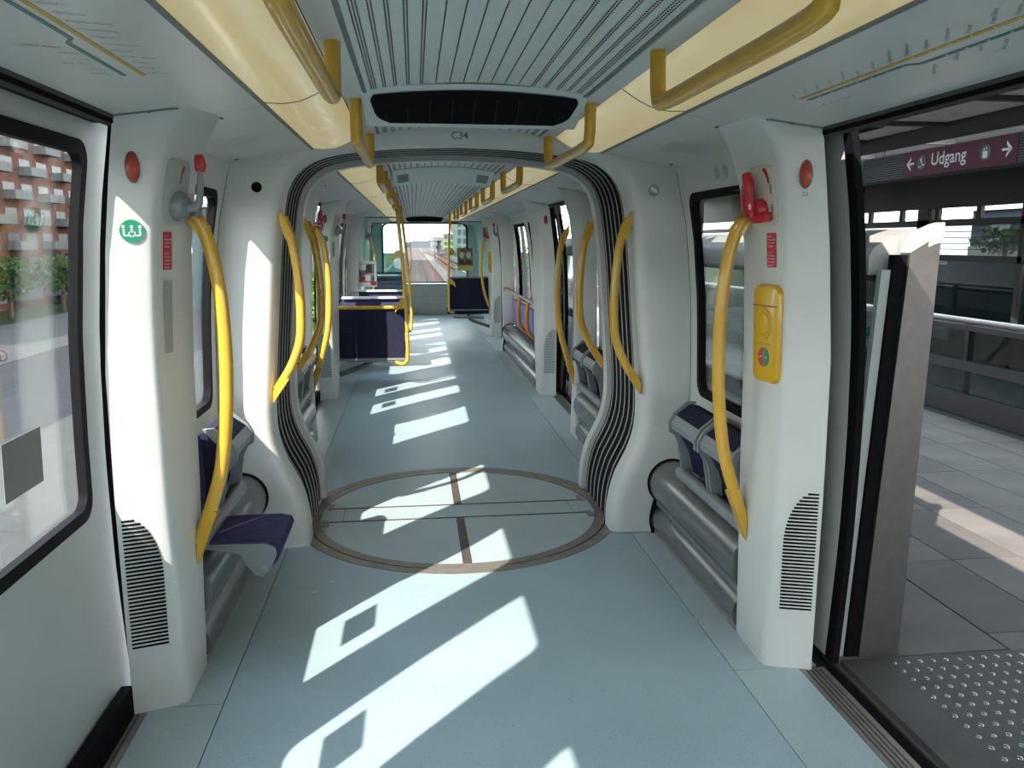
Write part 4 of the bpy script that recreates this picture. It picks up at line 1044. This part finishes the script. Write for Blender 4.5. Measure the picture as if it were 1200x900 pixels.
# half-height platform gate: steel end post and glazed screen with a rounded grey cap
def gate(y0, y1, lab, lab2, seam=True):
    t = thing('gate_post', lab, 'gate post', (1.57, y0, PZ))
    R = []
    for z, k in ((PZ, 0), (0.5, 0), (1.0, 0), (1.50, 0), (1.58, 1)):
        R.append([(x, y, z + (k * (x - 1.48) * 0.42)) for x, y in ((1.485, y0), (1.655, y0 + 0.005), (1.668, y0 + 0.03), (1.668, y0 + 0.06), (1.485, y0 + 0.06))])
    obj('post_body', MB().loft(R), 'poststeel', t)
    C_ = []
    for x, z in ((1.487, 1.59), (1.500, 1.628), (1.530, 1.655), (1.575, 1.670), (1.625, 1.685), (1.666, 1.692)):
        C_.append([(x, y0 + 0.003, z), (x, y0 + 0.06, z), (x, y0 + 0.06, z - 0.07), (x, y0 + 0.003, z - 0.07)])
    obj('painted_sun_top', MB().loft(C_), 'postlit', t)  # thin pale top: sun glare on the steel put into the colour
    obj('rubber_edge', MB().bb((1.432, y0 + 0.01, PZ), (1.484, y0 + 0.05, 1.575), 0.006), 'black', t)
    obj('end_stile', MB().bb((1.395, y0 + 0.022, PZ), (1.431, y0 + 0.05, 1.52)), 'lgrey', t)
    posts = [t]
    t = thing('gate_screen', lab2, 'gate screen', (1.52, (y0 + y1) / 2, PZ))
    a, b = y0 + 0.075, y1
    posts.append(t)
    obj('front_cap', MB().loft([[(x, y, z) for x, z in ((1.375, 1.50), (1.37, 1.57), (1.39, 1.605), (1.43, 1.63), (1.483, 1.65), (1.483, 1.50))] for y in (a, b)]), 'capgrey', t)
    cap = [(1.485, 1.50), (1.485, 1.652), (1.56, 1.67), (1.62, 1.67), (1.66, 1.645), (1.67, 1.50)]
    obj('cap', MB().loft([[(x, y, z) for x, z in cap] for y in (a, b)]), 'capgrey', t)
    obj('cap_soffit', MB().bb((1.41, a, 1.475), (1.66, b, 1.50)), 'frame', t)
    n = max(1, int(round((b - a) / 1.3)))
    for k in range(n + 1):
        yy = a + (b - a) * k / n
        obj('mullion', MB().bb((1.49, yy - 0.03, PZ), (1.55, yy + 0.03, 1.48)), 'frame', t)
    for z in (0.04, 0.78): obj('cross_rail', MB().bb((1.495, a, z), (1.545, b, z + 0.09)), 'frame', t)
    for k in range(n):
        p, q = a + (b - a) * k / n + 0.03, a + (b - a) * (k + 1) / n - 0.03
        obj('upper_glass', MB().bb((1.515, p, 0.87), (1.523, q, 1.475)), 'glassw', t)
        obj('lower_glass', MB().bb((1.515, p, 0.13), (1.523, q, 0.78)), 'glassd', t)
    for r_ in posts:                                # the gate leans slightly away from the track
        for ch in r_.children:
            for q in ch.data.vertices: q.co.x += (q.co.z + r_.location.z) * (0.046 - 0.19 * (min(max(q.co.x + r_.location.x, 1.485), 1.67) - 1.485))
    return t
gs = gate(2.77, 6.5, 'steel platform gate post with a slanted sunlit top, outside the open doorway', 'glazed platform gate screen with a rounded grey cap behind the steel post')
obj('push_handle', MB().tube([(1.47, 2.865, 1.29), (1.43, 2.862, 1.26), (1.425, 2.86, 1.17), (1.435, 2.862, 1.10), (1.475, 2.865, 1.07)], 0.021, 8, 4), 'green', gs)
gate(8.42, 12.0, 'steel platform gate post beyond the second open doorway', 'glazed platform gate screen beyond the second open doorway')
obj('control_box', MB().bb((1.595, 4.05, 0.98), (1.70, 4.22, 1.16), 0.02), 'capgrey', gs)

# glass balustrade along the stairwell
bal = thing('balustrade', 'glass balustrade with a steel handrail across the platform', 'balustrade', (5.0, 8, PZ))
X0 = 4.95
obj('handrail', MB().tube([(X0 - 0.06, -1, 0.90), (X0 - 0.06, 20, 0.90)], 0.028, 10, 1), 'steel', bal)
for z, h in ((0.10, 0.10), (0.42, 0.09), (0.80, 0.05)): obj('rail', MB().bb((X0 - 0.03, -1, z), (X0 + 0.03, 20, z + h)), 'frame', bal)
for k in range(10):
    yy = -1 + 2.0 * k
    obj('baluster', MB().bb((X0, yy - 0.03, PZ), (X0 + 0.06, yy + 0.03, 0.90)), 'frame', bal)
    obj('pane', MB().bb((X0 - 0.006, yy + 0.03, 0.2), (X0 + 0.006, yy + 1.97, 0.82)), 'glassd', bal)
obj('plinth', MB().bb((X0 - 0.05, -1, PZ), (X0 + 0.08, 20, 0.10)), 'frame', bal)
# second row: frame of the stairwell's far side, dark glass screens
scr = thing('glass_screen', 'dark framed glass screen wall across the stairwell behind the balustrade', 'screen', (7, 8, PZ))
for z0, z1, x0 in ((1.84, 1.93, 7.0), (1.37, 1.45, 7.0), (0.55, 0.63, 7.0), (PZ, 0.12, 7.0)): obj('beam', MB().bb((x0, -1, z0), (x0 + 0.12, 20, z1)), 'beam', scr)
for k in range(10):
    yy = -0.3 + 1.85 * k
    obj('post', MB().bb((7.0, yy, PZ), (7.1, yy + (0.26 if k % 3 == 0 else 0.07), 2.085)), 'beam', scr)
    obj('pane', MB().bb((7.04, yy + 0.1, 0.63), (7.05, yy + 1.84, 1.37)), 'glassd', scr)
    obj('upper_pane', MB().bb((7.04, yy + 0.1, 1.45), (7.05, yy + 1.84, 1.84)), 'glassd', scr)
    obj('low_panel', MB().bb((7.04, yy + 0.1, 0.12), (7.05, yy + 1.84, 0.55)), 'mesh', scr)
for k in range(4): obj('wire', MB().bb((7.2, 8.6, 1.52 + 0.08 * k), (7.21, 11, 1.53 + 0.08 * k)), 'lgrey', scr)
tag(obj('grey_screen_panel', MB().bb((7.3, 9.36, 0.0), (7.36, 10.74, 1.38), 0.01), 'lgrey', None), 'large plain grey panel behind the platform glass', 'panel')
tag(obj('stairwell_wall', MB().bb((8.7, -1, PZ), (8.8, 20, 1.25)), 'midgrey', None), 'long dark grey wall at the far edge of the platform, behind the glass screens', 'wall')
def bush(name, lab, c, r, n, m, seed, cat='plant', sq=(1, 1, 0.8), lr=0.05, stem=None):
    rnd = random.Random(seed); t = thing(name, lab, cat, (c[0], c[1], c[2] - r))
    mb = MB()
    for k in range(n):
        d = Vector((rnd.gauss(0, 1), rnd.gauss(0, 1), rnd.gauss(0, 1))).normalized() * r * rnd.random() ** 0.4
        p = Vector(c) + Vector((d.x * sq[0], d.y * sq[1], d.z * sq[2]))
        a = Vector((rnd.uniform(-1, 1), rnd.uniform(-1, 1), rnd.uniform(-1, 1))).normalized(); b = a.orthogonal().normalized()
        s = lr * rnd.uniform(0.6, 1.4)
        mb.poly([p - a * s, p + b * s * 0.5, p + a * s, p - b * s * 0.5])
    stuff(obj('foliage', mb, m, t, sm=0, recalc=False))
    if stem: obj('stem', MB().tube([(c[0], c[1], stem), (c[0] + 0.03 * r, c[1], (stem + c[2]) / 2), (c[0], c[1], c[2])], 0.09 * r, 6, 2), 'bark', t)
    return t
bush('potted_shrub', 'bright green shrub beyond the platform screen, in a gap under the canopy', (8.3, 10.9, 1.66), 0.42, 260, 'shrub', 3, lr=0.07, sq=(0.9, 1.3, 0.5), stem=PZ)

# canopy, sign box
can = thing('platform_canopy', 'dark ribbed platform canopy with an edge beam', 'canopy', (2.6, 8, 2.6))
CXE = 1.14
obj('soffit', MB().bb((CXE, -10, 2.52), (3.8, 20, 2.56)), 'canopy', can)
obj('edge_beam', MB().bb((3.8, -10, 2.42), (3.96, 20, 3.75)), 'beam', can)  # real beam below; unseen upper part added to keep sun off the sign
for k in range(21):
    yy = -4 + 1.1 * k
    obj('rib', MB().bb((CXE + 0.05, yy, 2.488), (3.8, yy + 0.05, 2.52)), 'beam', can)
for k in range(16):
    yy = -5.6 + 1.55 * k
    obj('skylight_bar', MB().bb((3.96, yy, 2.66), (5.6, yy + 0.05, 2.72)), 'frame', can)
    obj('skylight_pane', MB().bb((3.96, yy + 0.05, 2.68), (5.6, yy + 1.55, 2.69)), 'glassw', can)
can2 = thing('platform_canopy', 'dark canopy over the far side of the platform behind the exit sign', 'canopy', (8, 8, 2.1))
obj('edge_beam', MB().bb((5.6, -10, 2.50), (5.8, 20, 2.75)), 'beam', can2)
obj('soffit', MB().bb((5.8, -10, 2.62), (9.2, 20, 2.72)), 'beam', can2)
obj('fascia', MB().bb((7.0, -10, 2.09), (7.2, 20, 2.66)), 'beam', can2)
for yy in (3.0, 12.0, 19.0):
    obj('column', MB().tube([(6.6, yy, PZ), (6.6, yy, 2.62)], 0.09, 12, 1), 'frame', can2)
for k in range(18): obj('fascia_post', MB().bb((7.05, 3 + 0.85 * k, 1.92), (7.1, 3.09 + 0.85 * k, 2.1)), 'beam', can2)
SX = 4.6
sg = thing('exit_sign', 'plum exit sign reading Udgang with two arrows, hung in a dark sign box', 'sign', (SX + 0.08, 7, 2.25))
obj('sign_box', MB().bb((SX + 0.012, 3.0, 2.245), (SX + 0.2, 8.45, 2.495)), 'mesh', sg)
obj('plum_panel', MB().bb((SX, 6.16, 2.25), (SX + 0.014, 7.70, 2.49)), 'sign', sg)
for yy in (3.5, 8.2): obj('hanger', MB().tube([(SX + 0.1, yy, 2.49), (SX + 0.1, yy, 2.68)], 0.015, 8, 1), 'frame', sg)
mb = MB()
for q in range(11): mb.bb((SX + 0.008, 3.0, 2.255 + 0.022 * q), (SX + 0.014, 6.15, 2.262 + 0.022 * q)); mb.bb((SX + 0.008, 7.71, 2.255 + 0.022 * q), (SX + 0.014, 8.45, 2.262 + 0.022 * q))
stuff(obj('louvre', mb, 'gprint', sg, sm=0))
o = Vector((SX, 7.70, 2.25)); u = Vector((0, -1, 0)); v = Vector((0, 0, 1))
text('lettering', [('Udgang', 0.44, 0.082, 0.165, 0)], 'wprint', sg, o, u, v, bold=0.010, eps=0.002)
def arrow(cx, cy, s):
    mb = MB(); n = o - u.cross(v) * 0
    L = [((-0.055 * s, 0.008), (0.05 * s, 0.008), (0.05 * s, -0.008), (-0.055 * s, -0.008))]
    P = [[(-0.055, -0.010), (0.045, -0.010), (0.045, 0.010), (-0.055, 0.010)], [(0.062, 0.0), (0.048, 0.014), (-0.005, 0.065), (-0.005, 0.038), (0.030, 0.0)], [(0.062, 0.0), (0.030, 0.0), (-0.005, -0.038), (-0.005, -0.065), (0.048, -0.014)]]
    for q in P:
        mb.prism([(cx + a * s, cy + b) for a, b in q], 0.003, o, u, v, 0.0005)
    obj('arrow', mb, 'wprint', sg, sm=0)
arrow(0.125, 0.122, -1); arrow(1.43, 0.122, 1)
for cx, kind in ((0.30, 0), (1.175, 1)):
    mb = MB(); mb.prism([(cx + a, 0.122 + b) for a, b in ell(0.068, 0.068)], 0.003, o, u, v, 0.0005); d = obj('icon_disc', mb, 'midgrey', sg, sm=0)
    mb = MB()
    if kind == 0:
        q = [[(-0.030, 0.03), (-0.018, 0.03), (0.03, -0.03), (0.018, -0.03)], [(0.018, -0.03), (0.045, -0.03), (0.045, -0.018), (0.018, -0.018)], [(-0.012, 0.01), (0.0, 0.01), (0.0, 0.045), (-0.012, 0.045)], [(-0.045, -0.042), (0.0, -0.042), (0.0, -0.034), (-0.045, -0.034)]]
    else:
        q = [[(-0.03, -0.045), (0.03, -0.045), (0.03, 0.012), (-0.03, 0.012)], [(-0.025, 0.022), (-0.005, 0.022), (-0.015, 0.042)], [(0.005, 0.042), (0.025, 0.042), (0.015, 0.022)]]
    for p in q: mb.prism([(cx + a, 0.122 + b) for a, b in p], 0.0045, o, u, v, 0.003)
    obj('pictogram', mb, 'wprint', d, sm=0)
t = thing('emergency_exit_sign', 'small green emergency exit sign at the end of the sign box', 'sign', (SX, 8.6, 2.25))
obj('panel', MB().bb((SX, 8.46, 2.24), (SX + 0.16, 8.85, 2.49)), 'green', t)
mb = MB(); mb.bb((SX - 0.003, 8.50, 2.40), (SX, 8.58, 2.46)); mb.bb((SX - 0.003, 8.50, 2.27), (SX, 8.54, 2.31)); obj('pictogram', mb, 'wprint', t, sm=0)

# ================================================================== OUTSIDE
GZ = -6.0
struct(obj('ground', MB().bb((-300, -150, GZ - 0.5), (300, 600, GZ)), 'ground', None))
struct(obj('road', MB().bb((-26, -60, GZ), (-15.5, 240, GZ + 0.05)), 'road', None))
struct(obj('pavement', MB().bb((-15.5, -60, GZ), (-3.0, 240, GZ + 0.08)), 'pavem', None))
struct(obj('far_pavement', MB().bb((-38, -60, GZ), (-26, 240, GZ + 0.08)), 'pavem', None))
# viaduct with two tracks
via = thing('viaduct', 'concrete railway viaduct with two rusty tracks running straight ahead', 'viaduct', (1.6, 100, GZ))
obj('deck', MB().bb((-2.4, 19.5, -2.4), (8.5, 420, -1.25)), 'viaduct', via)
obj('track_bed', MB().bb((-1.6, 19.5, -1.25), (1.7, 420, -1.18)), 'ballast', via)
obj('track_bed', MB().bb((2.9, 19.5, -1.25), (6.2, 420, -1.18)), 'ballast', via)
for x in (-0.72, 0.72, 3.8, 5.24): obj('running_rail', MB().bb((x - 0.04, 19.5, -1.18), (x + 0.04, 420, -1.02)), 'rail', via)
for x in (-0.25, 0.25): obj('power_rail', MB().bb((x - 0.05, 19.5, -1.18), (x + 0.05, 420, -1.08)), 'rail', via)
obj('parapet', MB().bb((-2.4, 19.5, -1.25), (-2.2, 420, -0.45)), 'viaduct', via)
obj('parapet', MB().bb((8.3, 19.5, -1.25), (8.5, 420, -0.45)), 'viaduct', via)
obj('walkway', MB().bb((1.8, 26, -1.25), (2.7, 420, -0.95)), 'viaduct', via)
sl = None
for k in range(110):
    y = 20 + 1.1 * k
    if sl is None: sl = obj('sleeper', MB().bb((-1.2, y, -1.19), (1.2, y + 0.3, -1.13)), 'viaduct', via); b0 = sl.location.copy()
    else:
        c = sl.copy(); COL.objects.link(c); c.parent = via; c.location = b0 + Vector((0, 1.1 * k, 0))
fence = thing('track_fence', 'dark railing curving along the right of the track ahead', 'fence', (2.75, 30, -1.0))
for z in (-0.15, -0.9): obj('rail', MB().tube([(2.75, 22, z), (2.75, 40, z), (2.75, 60, z)], 0.03, 6, 1), 'frame', fence)
for k in range(48): obj('picket', MB().bb((2.73, 22 + 0.8 * k, -0.95), (2.77, 22.05 + 0.8 * k, -0.12)), 'frame', fence)
# own viaduct below the train
struct(obj('guideway', MB().bb((-2.6, -60, -2.6), (1.35, 19.5, -1.25)), 'viaduct', None))
struct(obj('guideway_parapet', MB().bb((-2.6, -60, -1.25), (-2.4, 19.5, -0.75)), 'viaduct', None))

# apartment block on the left: salmon brick with pale balconies
def block(name, lab, x, y0, y1, z1, m, floors, dy, face=1, win='pane', band=None, bal=False, depth=14, dirx=True):
    t = thing(name, lab, 'building', (x, (y0 + y1) / 2, GZ))
    obj('wall', MB().bb((x, y0, GZ), (x - face * depth, y1, z1)) if dirx else MB().bb((y0, x, GZ), (y1, x + depth, z1)), m, t)
    obj('roof', MB().bb((x + face * 0.3, y0 - 0.3, z1), (x - face * depth, y1 + 0.3, z1 + 0.4)) if dirx else MB().bb((y0 - 0.3, x - 0.3, z1), (y1 + 0.3, x + depth, z1 + 0.4)), 'lgrey', t)
    h = (z1 - GZ - 1.0) / floors; w0 = bl0 = None; n = int((y1 - y0) / dy)
    for f in range(floors):
        z = GZ + 1.2 + h * f
        if band: obj('floor_band', MB().bb((x, y0, z - 0.8), (x + face * 0.12, y1, z - 0.1)) if dirx else MB().bb((y0, x - 0.12, z - 0.8), (y1, x, z - 0.1)), band, t)
        for k in range(n):
            y = y0 + dy * (k + 0.2)
            if dirx: a, b = (x - face * 0.1, y, z), (x + face * 0.06, y + dy * 0.62, z + h * 0.62)
            else: a, b = (y, x + 0.1, z), (y + dy * 0.62, x - 0.06, z + h * 0.62)
            if w0 is None: w0 = obj('window', MB().bb(a, b), win, t, sm=0); wb_ = Vector(a); wl_ = w0.location.copy()
            else:
                c = w0.copy(); COL.objects.link(c); c.parent = t; c.location = wl_ + Vector(a) - wb_
            if bal and (k + f) % 2 == 0:
                a2 = Vector((x, y - 0.3, z - 0.15))
                if bl0 is None:
                    bl0 = obj('balcony', MB().bb(a2, a2 + Vector((face * 1.5, dy * 0.95, 1.0))), 'render', t, sm=0); bb_ = a2.copy(); bll = bl0.location.copy()
                else:
                    c = bl0.copy(); COL.objects.link(c); c.parent = t; c.location = bll + a2 - bb_
    return t
block('apartment_building', 'salmon brick apartment block with rows of pale balconies, through the left door window', -46, 45, 170, 15.0, 'brick', 7, 4.4, bal=True)
block('apartment_building', 'pale apartment block with grey windows to the far left ahead', -24, 185, 230, 10, 'render', 5, 5)
block('office_building', 'teal glazed office block seen left through the windscreen', -11.0, 95, 150, 5.5, 'tgl', 4, 6, band='tgl')
def fblock(name, lab, x0, x1, y, z1, m, floors, dx_, band=None, depth=20, win='pane'):
    return block(name, lab, y, x0, x1, z1, m, floors, dx_, band=band, win=win, depth=depth, dirx=False)
fblock('office_building', 'white block with lime green stripes ahead on the right of the tracks', 9.3, 12.8, 260, 4.2, 'render', 5, 1.1, band='lime', depth=10)
block('office_building', 'long grey glazed block beyond the platform on the right', 32, 2, 44, 3.4, 'hill', 4, 2.4, face=-1, win='midgrey', band='render')
fblock('tower_block', 'tall white tower block at the right edge of the windscreen', 10.2, 17, 200, 13.5, 'render', 9, 1.3)
fblock('office_building', 'low pale block ahead beside the distant station', 9, 15, 432, 4.2, 'render', 3, 1.8)
tag(obj('hall', MB().loft([[(-6, 520, GZ), (22, 520, GZ), (22, 520, 1.2), (17, 520, 2.5), (1, 520, 2.7), (-6, 520, 1.6)], [(-6, 570, GZ), (22, 570, GZ), (22, 570, 1.2), (17, 570, 2.5), (1, 570, 2.7), (-6, 570, 1.6)]]), 'hill', None), 'large dark hall on the horizon straight ahead', 'building')
cr = thing('tower_crane', 'thin orange tower crane on the horizon ahead', 'crane', (13.5, 300, GZ))
obj('mast', MB().bb((13.3, 300, GZ), (14.2, 300.8, 14)), 'crane', cr)
obj('jib', MB().bb((4, 300, 13.2), (32, 300.6, 13.9)), 'crane', cr)
st = thing('station_canopy', 'distant white station roof over the tracks ahead', 'station', (3, 180, -1.2))
obj('roof', MB().bb((3.2, 180, 2.0), (8.0, 205, 2.4)), 'render', st)
for k in range(3): obj('column', MB().bb((5.3, 182 + 9 * k, -1.17), (5.6, 182.3 + 9 * k, 2.0)), 'frame', st)
obj('platform_edge', MB().bb((1.75, 180, -1.17), (2.85, 205, -0.2)), 'viaduct', st)
rnd = random.Random(11)
spots = [(-40, 62), (-41, 70), (-39.5, 78), (-41, 87), (-40, 97), (-41, 108), (-40, 120), (-40, 54), (-40, 46)]
side_words = ['fourth', 'fifth', 'sixth', 'seventh', 'eighth', 'ninth', 'farthest', 'third', 'second']
for i, (x, y) in enumerate(spots):
    bush('street_tree', 'dark leafy street tree in front of the brick block, %s along the row' % side_words[i], (x, y, GZ + 4.2), 2.6, 420, 'leaf', 20 + i, 'tree', (1, 1.2, 0.9), 0.34, GZ)
for i, (x, y, w) in enumerate(((-6.2, 40, 'nearest'), (-6.6, 49, 'middle'), (-6.0, 60, 'farthest'))):
    bush('track_tree', 'green tree left of the tracks ahead, %s of three' % w, (x, y, -2.2), 1.9, 420, 'leafl', 50 + i, 'tree', (1, 1.3, 1.2), 0.25, GZ)
for i, (x, y, w) in enumerate(((13, 85, 'nearer'), (11.5, 105, 'farther'))):
    bush('track_tree', 'green tree right of the tracks ahead, %s of two' % w, (x, y, -1.4), 2.6, 420, 'leafl', 60 + i, 'tree', (1, 1.3, 1.2), 0.3, GZ)
# bicycles parked along the far kerb
bk = None
for i in range(26):
    y = 36 + 0.75 * i; x = -27.2
    c0 = Vector((x, y, GZ + 0.08))
    lab = 'dark parked bicycle in the long row across the road'
    if bk is None:
        bk = thing('bicycle', lab, 'bicycle', c0, 'bicycles parked across the road')
        for s in (-0.5, 0.5):
            mb = MB(); mb.loft([[c0 + Vector((s + (0.33 + 0.02 * math.cos(a)) * math.cos(q), 0.02 * math.sin(a), 0.35 + (0.33 + 0.02 * math.cos(a)) * math.sin(q))) for a in (0, 1.57, 3.14, 4.71)] for q in [2 * PI * k / 14 for k in range(15)]], True, False)
            obj('wheel', mb, 'black', bk)
        mb = MB()
        for p, q in (((-0.5, 0, 0.35), (-0.1, 0, 0.35)), ((-0.5, 0, 0.35), (-0.2, 0, 0.8)), ((-0.1, 0, 0.35), (-0.25, 0, 0.9)), ((-0.1, 0, 0.35), (0.35, 0, 0.8)), ((-0.22, 0, 0.78), (0.35, 0, 0.8)), ((0.5, 0, 0.35), (0.33, 0, 1.0))):
            mb.tube([c0 + Vector(p), c0 + Vector(q)], 0.02, 5, 1)
        obj('frame', mb, 'redprint', bk)
        obj('saddle', MB().box(c0 + Vector((-0.26, 0, 0.92)), (0.24, 0.14, 0.06)), 'black', bk)
        obj('handlebar', MB().tube([c0 + Vector((0.33, -0.28, 1.0)), c0 + Vector((0.36, 0, 1.02)), c0 + Vector((0.33, 0.28, 1.0))], 0.016, 5, 1), 'frame', bk)
    else:
        r = bk.copy(); COL.objects.link(r); r.location = c0; r.rotation_euler = (0, 0, rnd.uniform(-0.2, 0.2))
        for ch in bk.children:
            d = ch.copy(); COL.objects.link(d); d.parent = r
